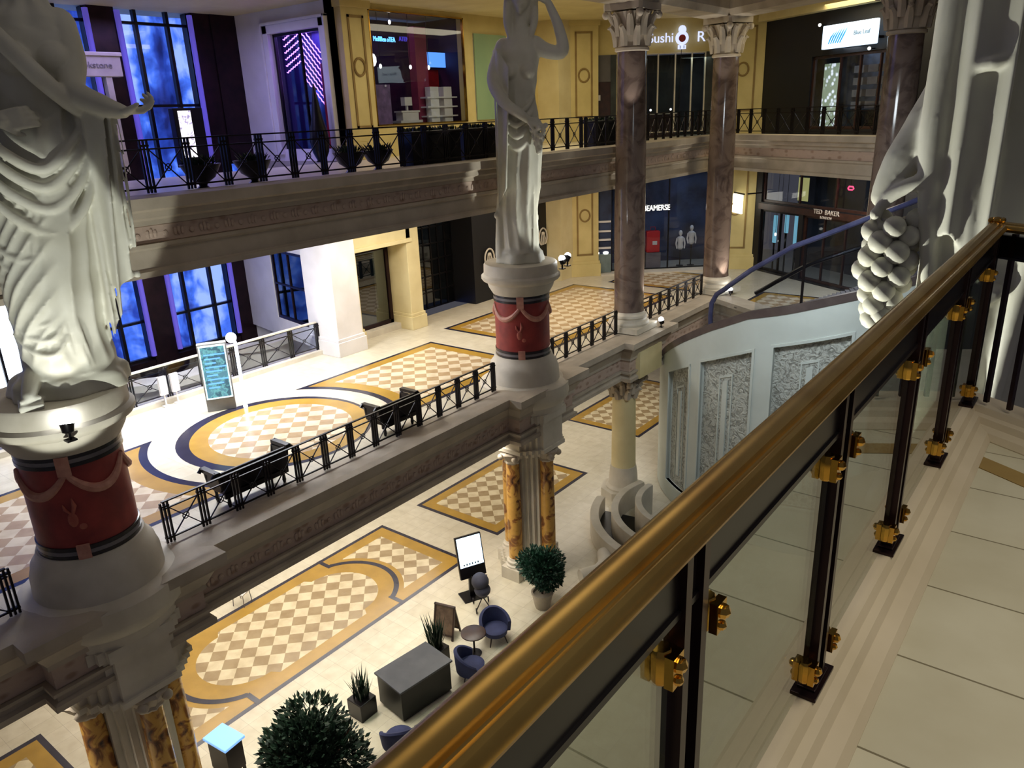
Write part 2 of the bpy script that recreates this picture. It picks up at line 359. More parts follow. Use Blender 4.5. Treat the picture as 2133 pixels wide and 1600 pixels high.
# mid level
wall('wall_bay_mid', (-29.5, 18.9), (XW, 17.8), MID, 12.75, [(2.85, 5.65, 7.75, 10.6)], 'whitewall')
wall('wall_left_mid', (XW+.02, 19.0), (XW+.02, 22.9), MID, 12.75, [(.55, 2.55, 7.25, 10.45)], 'cream')
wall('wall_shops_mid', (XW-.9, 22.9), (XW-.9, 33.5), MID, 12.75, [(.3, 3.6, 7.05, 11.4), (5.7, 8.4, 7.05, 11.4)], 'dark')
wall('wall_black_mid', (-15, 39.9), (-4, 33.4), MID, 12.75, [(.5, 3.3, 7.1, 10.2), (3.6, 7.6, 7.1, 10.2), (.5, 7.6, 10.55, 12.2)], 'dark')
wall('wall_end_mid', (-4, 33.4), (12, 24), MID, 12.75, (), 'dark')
# upper level
wall('wall_bay_upper', (-29.5, 20.1), (XW, 20.1), UPF, CEIL, [(2.4, 5.45, 14.3, 18.55)], 'whitewall')
wall('wall_left_upper', (XW, 20.1), (XW, 34.0), UPF, CEIL, [(1.75, 7.15, 15.05, 19.2), (7.85, 10.1, 15.1, 18.65)], 'yellow')
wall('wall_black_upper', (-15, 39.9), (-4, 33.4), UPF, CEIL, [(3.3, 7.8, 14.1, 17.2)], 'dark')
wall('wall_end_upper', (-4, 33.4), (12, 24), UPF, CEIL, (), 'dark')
# window wall of the bay: stone mullion piers, frames and panes, open over both storeys
struct(MB().box(-30.0, -29.3, 14.3, 15.25, 0, CEIL).box(-30.0, -29.3, 18.2, 19.0, 0, CEIL).box(-30.0, -29.3, 9.9, 10.8, 0, CEIL).box(-30.0, -29.3, 5.4, 6.3, 0, CEIL).box(-29.95, -29.35, -8, 22, 0, 6.6)
       .box(-29.6, -29.25, 19.0, 20.4, 13.8, CEIL).build('wall_window_piers', MT['bronze']))
for i, (y0, y1) in enumerate([(10.8, 14.3), (15.25, 18.2), (6.3, 9.9)]):
    fr = MB()
    for f in (.0, .30, .72, 1.0):
        y = y0+(y1-y0)*f; fr.box(-29.75, -29.55, y-.06, y+.06, 6.6, CEIL)
    for z in (6.65, 8.15, 16.1, 18.95): fr.box(-29.73, -29.57, y0, y1, z-.05, z+.05)
    o = struct(fr.build('window_%d' % (i+1), MT['black']))
    MB().box(-29.66, -29.64, y0, y1, 6.6, CEIL).build('pane', MT['shopglass'], o)
struct(MB().box(-33.2, -33.0, -4, 30, -1, 24).build('wall_night_backdrop', MT['night']))  # glowing backdrop panel, the lit night view put into its emission
# violet light along the tall window edges, put in as self-glowing rods
for y in (18.12, 14.22, 15.33):
    struct(MB().lathe([(.10, 0), (.10, 12.5)], 12).build('trim_6', emit('violet_edge_glow', srgb(96, 84, 190), .55), loc=(-29.25, y, 6.8), smooth=True))
# bay wall under the windows and curved pale stair housings behind the rear railing
def thin_arc(cx, cy, r, a0, a1, th, z0, z1, n=24):
    p = [(cx+r*math.cos(math.radians(a0+(a1-a0)*i/n)), cy+r*math.sin(math.radians(a0+(a1-a0)*i/n))) for i in range(n+1)]
    q = [(cx+(r-th)*math.cos(math.radians(a0+(a1-a0)*i/n)), cy+(r-th)*math.sin(math.radians(a0+(a1-a0)*i/n))) for i in range(n+1)]
    return p+q[::-1]
b = MB(); b.prism(thin_arc(-27.2, 13.2, 2.6, -95, 60, .45, 0, 0), 2.0, 6.9); b.prism(thin_arc(-27.2, 13.2, 2.8, -97, 62, .85, 0, 0), 6.9, 7.15)
struct(b.build('wall_stair_curve', MT['stone2']))
b = MB(); b.prism(thin_arc(-27.4, 17.3, 1.7, -100, 40, .4, 0, 0), 2.0, 6.9); b.prism(thin_arc(-27.4, 17.3, 1.85, -102, 42, .7, 0, 0), 6.9, 7.12)
struct(b.build('wall_stair_curve', MT['stone2']))
struct(MB().box(-29.4, -23.4, 19.0, 20.4, 0, 7).build('wall_bay_base', MT['whitewall']))
struct(MB().box(-23.65, -23.4, -8, 19.0, 0, MID).build('wall_bay_low', MT['whitewall']))
# ---- mid level piers and door
def pier(x0, x1, y0, y1, z0, z1, mat, name='wall_pier', base=.55):
    b = MB(); b.box(x0, x1, y0, y1, z0, z1); b.box(x0-.0, x1+.09, y0-.09, y1+.09, z0, z0+base); b.box(x0, x1+.05, y0-.05, y1+.05, z0+base, z0+base+.12)
    return struct(b.build(name, MT[mat], bevel=.015))
pier(XW-.1, -21.95, 17.55, 18.75, MID, 12.75, 'whitewall')
pier(XW-.1, -22.45, 18.76, 19.2, MID, 12.75, 'cream', base=.5)
pier(XW-.9, -22.3, 21.75, 22.45, MID, 12.75, 'cream')
struct(MB().box(XW-.2, -22.3, 18.9, 22.0, 10.75, 12.75).box(XW-.2, -22.2, 18.9, 22.0, 10.62, 10.78).build('wall_lintel', MT['cream'], bevel=.02))
struct(MB().box(XW, -22.9, 19.2, 21.75, MID, 7.25).build('trim_7', MT['stone2']))
def glazed(name, p0, p1, z0, z1, y_in=.12, mat='bronze', fw=.12, mull=(), trans=(), pane='shopglass', n=None):
    """framed glazing between plan points"""
    P0 = Vector(p0).to_3d(); d = Vector(p1).to_3d()-P0; L = d.length; d.normalize(); nn = Vector((-d.y, d.x, 0))
    m = Matrix((d, nn, Zv)).transposed().to_4x4(); m.translation = P0
    b = MB(); b.box(0, fw, 0, y_in, z0, z1, 0, m); b.box(L-fw, L, 0, y_in, z0, z1, 0, m); b.box(0, L, 0, y_in, z1-fw, z1, 0, m); b.box(0, L, 0, y_in, z0, z0+fw, 0, m)
    for q in mull: b.box(q*L-.03, q*L+.03, 0, y_in, z0, z1, 0, m)
    for q in trans: b.box(0, L, 0, y_in, q-.03, q+.03, 0, m)
    o = struct(b.build(name, MT[mat]))
    MB().box(fw, L-fw, y_in*.4, y_in*.4+.02, z0+fw, z1-fw, 0, m).build('pane', MT[pane], o)
    return o, m
MT['darkglass'] = glass('dark_shop_glass', (.35, .42, .45, 1), .12)
glazed('door_1', (XW+.25, 19.5), (XW+.25, 21.6), 7.25, 10.5, pane='darkglass', fw=.16)
glazed('window_4', (-26.68, 18.42), (-23.93, 17.92), 7.75, 10.6, pane='darkglass', mull=(.5,), trans=(9.2,))
# dark rooms behind the glazing
def room(x0, x1, y0, y1, z0, z1, mat, name='wall_shop_room'):
    b = MB(); b.box(x0-.1, x0, y0, y1, z0, z1); b.box(x0, x1, y0-.1, y0, z0, z1); b.box(x0, x1, y1, y1+.1, z0, z1); b.box(x0, x1, y0, y1, z1-.05, z1); b.box(x0, x1, y0, y1, z0, z0+.05)
    return struct(b.build(name, MT[mat] if isinstance(mat, str) else mat))
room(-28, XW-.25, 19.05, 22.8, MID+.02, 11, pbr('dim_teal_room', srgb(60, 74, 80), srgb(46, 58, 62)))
# gridded dark shopfront with black projecting bay and round medallions
def gridfront(name, x, y0, y1, z0, z1, nx, nz):
    b = MB()
    for i in range(nx+1): y = y0+(y1-y0)*i/nx; b.box(x, x+.07, y-.03, y+.03, z0, z1)
    for j in range(nz+1): z = z0+(z1-z0)*j/nz; b.box(x, x+.07, y0, y1, z-.03, z+.03)
    o = struct(b.build(name, MT['black'])); MB().box(x+.02, x+.04, y0, y1, z0, z1).build('pane', MT['darkglass'], o); return o
gridfront('window_5', XW-.75, 23.2, 26.5, 7.05, 11.4, 7, 6)
gridfront('window_6', XW-.75, 28.6, 31.3, 7.05, 11.4, 5, 6)
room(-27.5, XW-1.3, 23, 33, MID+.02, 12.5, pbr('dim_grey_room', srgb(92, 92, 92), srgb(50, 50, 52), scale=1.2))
struct(MB().box(XW-1.2, -22.9, 26.5, 28.4, MID, 12.75).box(XW-1.2, -23.2, 31.4, 33.4, MID, 12.75).build('wall_black_bay', MT['dark']))
def medallion(x, y, z, label):
    t = thing('medallion', label, 'medallion', (x, y, z), 0, 'carved medallions')
    b = MB(); r = .40
    pts = [(0, r*.85*math.sin(a), r*1.1*math.cos(a)) for a in [math.radians(150*(i/16*2-1)) for i in range(17)]]
    b.tube(pts, .04, 8); b.build('wreath', MT['stone2'], t, True)
    b = MB()
    for k in (-1, 0, 1): b.tube([(0, k*.1, -.40), (0, k*.17, -.1), (0, k*.08, .25)], [.03, .045, .02], 6)
    b.ball((0, 0, .18), .10, 8); b.build('figure', MT['stone2'], t, True)
    return t
medallion(-22.77, 27.5, 9.0, 'pale oval wreath medallion on the black shop wall left of the middle statue')
medallion(-23.05, 32.2, 9.3, 'pale oval wreath medallion on the black shop wall right of the middle statue')
# ---- pilasters with framed panels and ring
def pilaster(name, p0, p1, z0, z1, depth=.35, mat='yellow', panel=True, ringz=None, zp=None):
    P0 = Vector(p0).to_3d(); d = Vector(p1).to_3d()-P0; L = d.length; d.normalize(); nn = Vector((-d.y, d.x, 0))
    m = Matrix((d, nn, Zv)).transposed().to_4x4(); m.translation = P0
    b = MB(); b.box(0, L, 0, depth+.5, z0, z1, 0, m); b.box(-.1, L+.1, -.1, depth+.5, z0, z0+.65, 0, m); b.box(-.06, L+.06, -.06, depth+.5, z0+.65, z0+.8, 0, m)
    b.box(-.08, L+.08, -.08, depth+.5, z1-.25, z1, 0, m)
    o = struct(b.build(name, MT[mat], bevel=.01))
    if panel:
        za, zb = zp or (z0+1.1, z1-.5); x0, x1 = L*.2, L*.8; c = MB(); t = .09
        c.box(x0, x0+t, -.03, .0, za, zb, 0, m); c.box(x1-t, x1, -.03, 0, za, zb, 0, m); c.box(x0, x1, -.03, 0, zb-t, zb, 0, m); c.box(x0, x1, -.03, 0, za, za+t, 0, m)
        rz = ringz or (za+zb)/2; pts = [m @ Vector((L/2+.26*math.cos(a), -.02, rz+.30*math.sin(a))) for a in [2*PI*i/20 for i in range(21)]]
        c.tube(pts, .045, 6); c.build('panel_moulding', MT['tan_trim'], o)
    return o
pilaster('wall_pilaster', (XW+.35, 20.3), (XW+.35, 21.6), UPF, CEIL, ringz=17.15, zp=(15.0, 18.9))
for z0, z1 in ((MID, 12.75), (UPF, CEIL)):
    pilaster('wall_pilaster', (-22.35, 33.75), (-21.3, 34.75), z0, z1)
    pilaster('wall_pilaster', (-16.75, 39.0), (-14.95, 39.85), z0, z1)
    struct(MB().prism([(XW-.3, 32.9), (-22.35, 33.75), (-22.5, 34.4), (-24, 34.2)][::-1], z0, z1).build('wall_corner', MT['cream']))
    struct(MB().prism([(XW-.3, 31.8+.9), (-22.3, 32.75), (-22.3, 33.8), (XW-.3, 34)][::-1], z0, z1).build('wall_corner', MT['cream']))
# ---- curved glass shopfronts between the two pilasters (both storeys)
A0 = Vector((-21.3, 34.9)); A1 = Vector((-16.3, 39.2)); AD = (A1-A0).normalized(); AN = Vector((-AD.y, AD.x)); AL = (A1-A0).length
def A(s, o=0): p = A0+AD*s+AN*o; return (p.x, p.y)
AM = Matrix((AD.to_3d(), AN.to_3d(), Zv)).transposed().to_4x4(); AM.translation = A0.to_3d()
o, _ = glazed('window_7', A(.65, .5), A(6.2, .5), 7.05, 12.2, mat='black', fw=.08, mull=(.56,))
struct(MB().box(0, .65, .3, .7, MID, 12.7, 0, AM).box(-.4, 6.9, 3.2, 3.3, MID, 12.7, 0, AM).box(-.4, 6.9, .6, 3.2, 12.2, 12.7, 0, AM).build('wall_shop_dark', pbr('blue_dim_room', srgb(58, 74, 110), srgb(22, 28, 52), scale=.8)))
struct(MB().box(0, 6.4, -.35, .65, MID, 7.08, 0, AM).build('trim_8', MT['stone2']))
o, _ = glazed('window_8', A(2.2, .5), A(5.4, .5), 14.1, 17.85, mat='stone2', fw=.05, mull=(.25, .52, .78))
struct(MB().box(-.4, 6.9, .5, .9, 17.85, CEIL, 0, AM).box(1.0, 2.2, .5, .9, UPF, CEIL, 0, AM).build('wall_sushi_fascia', MT['yellow']))
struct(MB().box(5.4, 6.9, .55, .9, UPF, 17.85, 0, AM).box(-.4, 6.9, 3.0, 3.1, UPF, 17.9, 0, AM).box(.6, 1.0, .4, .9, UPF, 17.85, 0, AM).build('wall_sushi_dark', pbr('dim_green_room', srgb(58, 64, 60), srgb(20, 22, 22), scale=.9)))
od = struct(MB().box(-.45, .62, .45, .55, UPF, 16.6, 0, AM).build('door_2', MT['darkwood']))
struct(MB().box(-.45, .62, .45, .6, 16.62, 17.85, 0, AM).build('trim_9', pbr('grey_panel', srgb(96, 92, 92))))
# neon window room and shop room upstairs
MT['violetroom'] = pbr('violet_room', srgb(66, 50, 120), srgb(34, 40, 96), scale=.7)
MT['magroom'] = pbr('plum_room', srgb(60, 26, 60), srgb(28, 20, 58), scale=.6)
MT['redlac'] = pbr('red_column', srgb(190, 34, 40), srgb(150, 22, 34), .3)
fr = MB(); 
for x0, x1, z0, z1 in ((-27.4, -27.1, 14.1, 18.85), (-24.05, -23.75, 14.1, 18.85), (-27.4, -23.75, 18.55, 18.85)): fr.box(x0, x1, 19.95, 20.1, z0, z1)
for x0, x1, z0, z1 in ((-27.5, -27.4, 14.1, 18.95), (-23.75, -23.65, 14.1, 18.95), (-27.5, -23.65, 18.85, 18.95)): fr.box(x0, x1, 19.9, 20.1, z0, z1)
struct(fr.build('trim_10', MT['whitewall'], bevel=.02))
glazed('window_9', (-27.1, 20.2), (-24.05, 20.2), 14.2, 18.55, mat='black', fw=.1, mull=(.52,))
struct(MB().box(-29, -23.8, 21.62, 21.7, UPF, 19.3).box(-29, -28.9, 20.5, 21.62, UPF, 19.3).build('wall_violet_room', MT['violetroom']))
glazed('window_10', (XW+.1, 21.85), (XW+.1, 27.25), 15.05, 19.2, mat='brass', fw=.05)
struct(MB().box(-26.6, -26.5, 21.6, 28, UPF, 19.3).box(-26.6, XW-.3, 27.5, 27.6, UPF, 19.3).build('wall_plum_room', MT['magroom']))
MT['greenglass'] = pbr('green_glass_panel', srgb(150, 176, 138), srgb(138, 166, 132), .15, scale=.5)
struct(MB().box(XW+.02, XW+.08, 27.95, 30.2, 15.1, 18.65).build('window_11', MT['greenglass']))
# dark shop fronts on the oblique wall
B0 = Vector((-15, 39.9)); BD = Vector((11, -6.5)).normalized(); BN = Vector((-BD.y, BD.x))
BM = Matrix((BD.to_3d(), BN.to_3d(), Zv)).transposed().to_4x4(); BM.translation = B0.to_3d()
def Bp(s, o=0): p = B0+BD*s+BN*o; return (p.x, p.y)
glazed('window_12', Bp(.5, .1), Bp(3.3, .1), 7.1, 10.2, mat='black', mull=(.5,))
glazed('window_13', Bp(3.6, .1), Bp(7.6, .1), 7.1, 10.2, mat='darkwood', mull=(.33, .66))
glazed('window_14', Bp(.5, .1), Bp(7.6, .1), 10.55, 12.2, mat='darkwood', mull=(.37, .7))
struct(MB().box(.4, 7.7, -.08, .1, 10.2, 10.5, 0, BM).build('trim_11', MT['darkwood']))
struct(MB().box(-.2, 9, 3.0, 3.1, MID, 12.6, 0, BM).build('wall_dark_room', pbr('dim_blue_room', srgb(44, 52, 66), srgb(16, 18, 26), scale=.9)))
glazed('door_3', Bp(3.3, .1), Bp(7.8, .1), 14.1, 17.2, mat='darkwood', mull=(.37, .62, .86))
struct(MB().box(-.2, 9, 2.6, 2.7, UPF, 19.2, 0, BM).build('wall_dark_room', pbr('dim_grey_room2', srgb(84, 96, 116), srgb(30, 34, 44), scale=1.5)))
struct(MB().box(.02, 8.5, -.5, 0, 19.0, CEIL, 0, BM).build('trim_12', MT['cream']))
# ---------------------------------------------------------------- inlaid floor patterns
def arcp(cx, cy, r, a0, a1, n=24): return [(cx+r*math.cos(math.radians(a0+(a1-a0)*i/n)), cy+r*math.sin(math.radians(a0+(a1-a0)*i/n))) for i in range(n+1)]
def ring(b, cx, cy, r0, r1, a0, a1, z, m, n=32):
    for i in range(n):
        q = [a0+(a1-a0)*i/n, a0+(a1-a0)*(i+1)/n]; p = [(cx+r*math.cos(math.radians(a)), cy+r*math.sin(math.radians(a))) for r, a in ((r0, q[0]), (r1, q[0]), (r1, q[1]), (r0, q[1]))]
        b.flat(p, z, m)
IN = [MT['navy'], MT['gold'], MT['chk'], MT['white_floor']]
def rect(b, x0, x1, y0, y1, z, m): b.flat([(x0, y0), (x1, y0), (x1, y1), (x0, y1)], z, m)
def plain_rug(x0, x1, y0, y1, z, name, gw=.42, chk='chk'):
    b = MB(); rect(b, x0, x1, y0, y1, z+.004, 0); rect(b, x0+.16, x1-.16, y0+.16, y1-.16, z+.006, 1); g = gw
    rect(b, x0+.16+g, x1-.16-g, y0+.16+g, y1-.16-g, z+.008, 2)
    return struct(b.build(name, [MT['navy'], MT['gold'], MT[chk], MT['white_floor']]))
# ground: oval-ended panel between two end fields
def oval_rug(x0, x1, y0, y1, name):
    b = MB(); z = 0; cx = (x0+x1)/2; rr = 1.72
    rect(b, x0, x1, y0, y1, .004, 0); rect(b, x0+.15, x1-.15, y0+.15, y1-.15, .006, 1)
    for sgn, ye in ((1, 14.05), (-1, 9.75)):
        yo = ye+sgn*3.25; p = [(x, ye+sgn*math.sqrt(max(0, 2.05**2-(x-cx)**2))) for x in [x1-.62-(x1-x0-1.24)*k/30 for k in range(31)]]
        b.flat(p+[(x0+.62, yo), (x1-.62, yo)], .008, 2)
        a0 = 22 if sgn > 0 else 202
        ring(b, cx, ye, 1.70, 1.88, a0, a0+136, .010, 0)
        for s in (-1, 1):
            xa, xb = sorted((cx+s*1.62, x1 if s > 0 else x0)); y = ye+sgn*.68
            b.flat([(xa, y-.08), (xb, y-.08), (xb, y+.08), (xa, y+.08)], .011, 0)
            b.flat([(cx+s*1.62-.08, y-.08), (cx+s*1.62+.08, y-.08), (cx+s*1.62+.08, y+sgn*.08+.08), (cx+s*1.62-.08, y+sgn*.08+.08)], .012, 0)
    p = [(cx+1.62, 10.2), (cx+1.62, 13.6)]+[(cx+1.38*math.cos(q), 13.75+1.38*math.sin(q)) for q in [PI*k/24 for k in range(25)]]+[(cx-1.62, 13.6), (cx-1.62, 10.2)]+[(cx-1.38*math.cos(q), 10.05-1.38*math.sin(q)) for q in [PI*k/24 for k in range(25)]]
    b.flat(p, .008, 2)
    return struct(b.build(name, IN))
oval_rug(-21.1, -16.62, 5.85, 17.95, 'trim_20')
plain_rug(-21.1, -16.75, 19.9, 26.4, 0, 'trim_21')
plain_rug(-21.1, -16.75, 31.1, 39, 0, 'trim_22')
plain_rug(-20.6, -16.4, -5, 4.9, 0, 'trim_23')
def blue_patch(): return MB()
# mid: round panel, two rugs with concave ends, far rugs
b = MB(); CX, CY = -18.05, 11.85
b.flat(arcp(CX, CY, 2.72, 0, 360, 64)[:-1], MID+.004, 0); b.flat(arcp(CX+.1, CY+.1, 2.50, 0, 360, 64)[:-1], MID+.006, 1); b.flat(arcp(CX+.1, CY+.1, 2.0, 0, 360, 64)[:-1], MID+.008, 2)
struct(b.build('trim_24', [MT['navy'], MT['gold'], MT['chk2'], MT['white_floor']]))
def concave_rug(x0, x1, y0, y1, up, name):
    b = MB()
    def outline(i, r, off):
        xa, xb = x0+i, x1-i
        if up: # concave side at y0 facing the circle below
            yy = y1-i; arc = [(x, CY+math.sqrt(max(0, r*r-(x-CX)**2))) for x in [xa+(xb-xa)*k/30 for k in range(31)]]
            return arc+[(xb, yy), (xa, yy)]
        yy = y0+i; arc = [(x, CY-math.sqrt(max(0, r*r-(x-CX)**2))) for x in [xb-(xb-xa)*k/30 for k in range(31)]]
        return arc+[(xa, yy), (xb, yy)]
    b.flat(outline(0, 3.42, 0), MID+.004, 0); b.flat(outline(.14, 3.64, 0), MID+.006, 1); b.flat(outline(.55, 4.10, 0), MID+.008, 2)
    return struct(b.build(name, [MT['navy'], MT['gold'], MT['chk2'], MT['white_floor']]))
concave_rug(-20.42, -15.7, CY, 20.8, True, 'trim_25'); concave_rug(-20.42, -15.7, 1.5, CY, False, 'trim_26')
plain_rug(-21.3, -15.7, 22.5, 32.3, MID, 'trim_27', .35, 'chk2')
plain_rug(-20.0, -15.5, 33.5, 37.5, MID, 'trim_28', .3, 'chk2')
plain_rug(-12.5, -8.0, 31.5, 35, MID, 'trim_29', .3, 'chk2')
# ================================================================ COLUMNS, PEDESTALS, STATUES
def cross_block(b, h, n, z0, z1, step=.16, m=0):
    """square block whose corners step in, like clustered pilasters"""
    p = []
    q = [(h, h-n*step)]
    for i in range(n): q += [(h-(i)*step, h-(n-i)*step)] if i == 0 else [(h-i*step, h-(n-i+1)*step), (h-i*step, h-(n-i)*step)]
    q += [(h-n*step, h-step), (h-n*step, h)] if n > 0 else [(h, h)]
    for k in range(4):
        a = k*PI/2; p += [(x*math.cos(a)-y*math.sin(a), x*math.sin(a)+y*math.cos(a)) for x, y in q]
    r = []
    for v in p:
        if not r or (abs(v[0]-r[-1][0])+abs(v[1]-r[-1][1])) > 1e-4: r.append(v)
    return b.prism(r, z0, z1, m)
def clustered_pier(Y, label):
    t = thing('clustered_pier', label, 'pillar', (BX, Y, 0), 0, 'clustered piers of the ground floor')
    b = MB(); cross_block(b, .62, 3, .55, 4.9, .13); b.build('shaft', MT['stone2'], t)
    b = MB(); cross_block(b, .95, 3, 0, .45, .13); cross_block(b, .88, 3, .45, .6, .13); b.build('base', MT['stone2'], t)
    b = MB(); cross_block(b, .88, 3, 4.62, 4.85, .14); cross_block(b, 1.16, 4, 4.85, 4.98, .14); cross_block(b, 1.1, 4, 4.98, 5.95, .14); cross_block(b, 1.2, 4, 5.95, 6.2, .14); b.build('capital_block', MT['stone2'], t)
    for dx, dy in ((.82, 0), (0, -.82), (0, .82), (-.82, 0)):
        c = thing('marble_half_column', '', '', (dx, dy, 0)); 
        for k in ('label', 'category'): del c[k]
        c.parent = t
        MB().lathe([(.24, .75), (.245, 2.5), (.22, 4.4)], 28).build('shaft', MT['siena'], c, True)
        MB().lathe([(.36, .45), (.36, .52), (.31, .56), (.33, .62), (.33, .67), (.27, .70), (.26, .78)], 28).box(-.38, .38, -.38, .38, 0, .45).build('base', MT['stone2'], c, True)
        MB().lathe([(.23, 4.36), (.27, 4.42), (.24, 4.48), (.36, 4.66), (.40, 4.74), (.34, 4.8)], 20, fn=lambda a, z: 1+.09*math.cos(8*a)).ball((.3, -.25, 4.62), .11).ball((.3, .25, 4.62), .11).ball((-.25, -.3, 4.62), .11).build('capital', MT['bronze'] if False else MT['stone'], c, True)
    return t
clustered_pier(5.15, 'clustered pale pier with veined marble columns below the left statue')
clustered_pier(19.0, 'clustered pale pier with veined marble columns below the middle statue')
def garland_ring(r, z0, n, sag, th):
    b = MB()
    for i in range(n):
        a0 = 2*PI*i/n; a1 = 2*PI*(i+1)/n; pts = []
        for k in range(15):
            f = k/14; a = a0+(a1-a0)*f; pts.append(((r+.0)*math.cos(a), (r+.0)*math.sin(a), z0-sag*(1-(2*f-1)**2)))
        b.tube(pts, [th*(.7+.6*math.sin(PI*k/14)) for k in range(15)], 8, flat=1)
    return b
MT['relief'] = pbr('painted_relief', srgb(186, 104, 84), srgb(170, 84, 70), .5, scale=6)
def pedestal(Y, label, rz):
    t = thing('statue_pedestal', label, 'pedestal', (BX, Y, 6.3), rz, 'red drum pedestals')
    z = -6.3
    MB().lathe([(1.25, 6.2+z), (1.28, 6.4+z), (1.42, 6.55+z), (1.46, 6.7+z), (1.46, 7.06+z), (1.40, 7.10+z), (1.26, 7.12+z), (1.16, 7.14+z), (1.14, 7.5+z), (1.10, 7.62+z), (1.08, 7.72+z), (.98, 7.84+z), (.93, 8.0+z)], 64).build('base', MT['stone2'], t, True)
    d = MB().lathe([(.87, 8.0+z), (.87, 10.0+z)], 64).build('drum', MT['red'], t, True)
    for za in (8.02, 8.18, 9.80, 9.95): MB().lathe([(.86, za+z-.03), (.895, za+z-.02), (.895, za+z+.05), (.86, za+z+.06)], 64).build('dark_band', MT['blackmarble'], t, True)
    for za in (8.10, 9.875): MB().lathe([(.86, za+z-.04), (.888, za+z-.03), (.888, za+z+.05), (.86, za+z+.06)], 64).build('grey_band', MT['greymarble'], t, True)
    b = MB()
    b.sweep([(.9*math.cos(a), .9*math.sin(a)) for a in (-.12, -.04, .04, .12)][::-1], [(-.03, 9.65+z), (.015, 9.65+z), (.015, 10+z), (-.03, 10+z)])
    MB().sweep([(.9*math.cos(a), .9*math.sin(a)) for a in (-.12, -.04, .04, .12)][::-1], [(-.03, 8.0+z), (.015, 8.0+z), (.015, 8.28+z), (-.03, 8.28+z)]).build('ribbon', MT['redpink'], t)
    garl = garland_ring(.875, 9.68+z, 5, .42, .07); b.v += [v for v in garl.v]; off = len(b.v)-len(garl.v)
    for f, m in zip(garl.f, garl.m): b.f.append(tuple(i+off for i in f)); b.m.append(m)
    b.build('garland', MT['redpink'], t, True)
    b = MB()
    # small painted relief: lyre-like drop and fruit
    b.ball((.86, -.05, 8.78+z), .12, 12, sc=(.2, .75, 1.3)); b.ball((.865, .08, 8.62+z), .07, 10, sc=(.2, 1, .9)); b.tube([(.872, -.03, 8.9+z), (.875, .02, 9.05+z), (.875, .0, 9.2+z)], [.03, .045, .012], 6); b.tube([(.872, -.06, 8.9+z), (.87, -.14, 9.0+z), (.862, -.16, 9.1+z)], [.02, .03, .01], 6)
    b.build('painted_relief', MT['relief'], t, True)
    MB().lathe([(.90, 10.0+z), (.95, 10.08+z), (1.02, 10.20+z), (1.06, 10.34+z), (1.20, 10.42+z), (1.24, 10.48+z), (1.24, 10.56+z), (1.16, 10.62+z), (1.15, 10.9+z), (1.12, 10.95+z)], 64).build('cap', MT['stone2'], t, True)
    return t
pedestal(5.15, 'red drum pedestal with pink garland under the left statue', math.radians(-30))
pedestal(19.0, 'red drum pedestal with pink garland under the middle statue', math.radians(-56))
# tall brown marble columns through both storeys
def leaf_capital(b, r, z0, z1, c=(0, 0)):
    H = z1-z0
    b.lathe([(r*1.02, z0), (r*1.0, z0+H*.5), (r*1.25, z0+H*.8)], 28, c)
    for row, (zz, hh, rr, n) in enumerate([(z0+.02, H*.45, 1.03, 8), (z0+H*.25, H*.5, 1.08, 8)]):
        for k in range(n):
            a = 2*PI*(k+.5*row)/n; pts = []
            for f, o in ((0, .0), (.4, .02), (.75, .08), (1, .22), (.92, .32)): pts.append(((r*rr+o)*math.cos(a)+c[0], (r*rr+o)*math.sin(a)+c[1], zz+hh*f))
            b.tube(pts, [.13, .15, .13, .09, .03], 6)
    for k in range(4):
        a = PI/4+k*PI/2; b.tube([((r+.1)*math.cos(a)+c[0], (r+.1)*math.sin(a)+c[1], z0+H*.5), ((r+.32)*math.cos(a)+c[0], (r+.32)*math.sin(a)+c[1], z0+H*.8), ((r+.44)*math.cos(a)+c[0], (r+.44)*math.sin(a)+c[1], z0+H*.78)], [.08, .11, .10], 8)
        b.ball(((r+.40)*math.cos(a)+c[0], (r+.40)*math.sin(a)+c[1], z0+H*.74), .13)
    s = r*1.55; p = []
    for k in range(4):
        a = PI/4+k*PI/2; cx, cy = s*1.2*math.cos(a), s*1.2*math.sin(a); a2 = a+PI/4
        p += [(cx+.07*math.sin(a), cy-.07*math.cos(a)), (cx-.07*math.sin(a), cy+.07*math.cos(a)), (s*.72*math.cos(a2), s*.72*math.sin(a2))]
    b.prism([(x+c[0], y+c[1]) for x, y in p], z0+H*.84, z1)
    return b
def tall_column(x, y, label, z0=7.14, r=.57, rz=0):
    t = thing('marble_column', label, 'column', (x, y, z0), rz, 'tall brown marble columns')
    b = MB(); b.box(-.82, .82, -.82, .82, 0, .22); b.lathe([(.78, .22), (.80, .30), (.76, .38), (.68, .42), (.67, .48), (.72, .54), (.70, .62), (.62, .68), (.60, .74)], 40)
    b.build('base', MT['stone2'], t, True)
    MB().lathe([(r+.02, .74), (r, .9), (r, 5), (r*.93, 10.05)], 48).build('shaft', MT['brownmarble'], t, True)
    b = MB().lathe([(.54, 10.05), (.60, 10.08), (.60, 10.16), (.54, 10.2)], 40); b.build('neck_ring', MT['stone'], t, True)
    leaf_capital(MB(), .54, 10.2, 11.58).build('capital', MT['stone'], t, True)
    return t
tall_column(BX, 25.9, 'tall brown marble column standing right of the middle statue')
tall_column(BX+.25, 33.55, 'tall brown marble column at the bend of the far gallery', rz=-.3)
tall_column(-6.3, 28.95, 'tall dark marble column in front of the leaf sign shop', rz=-.53)
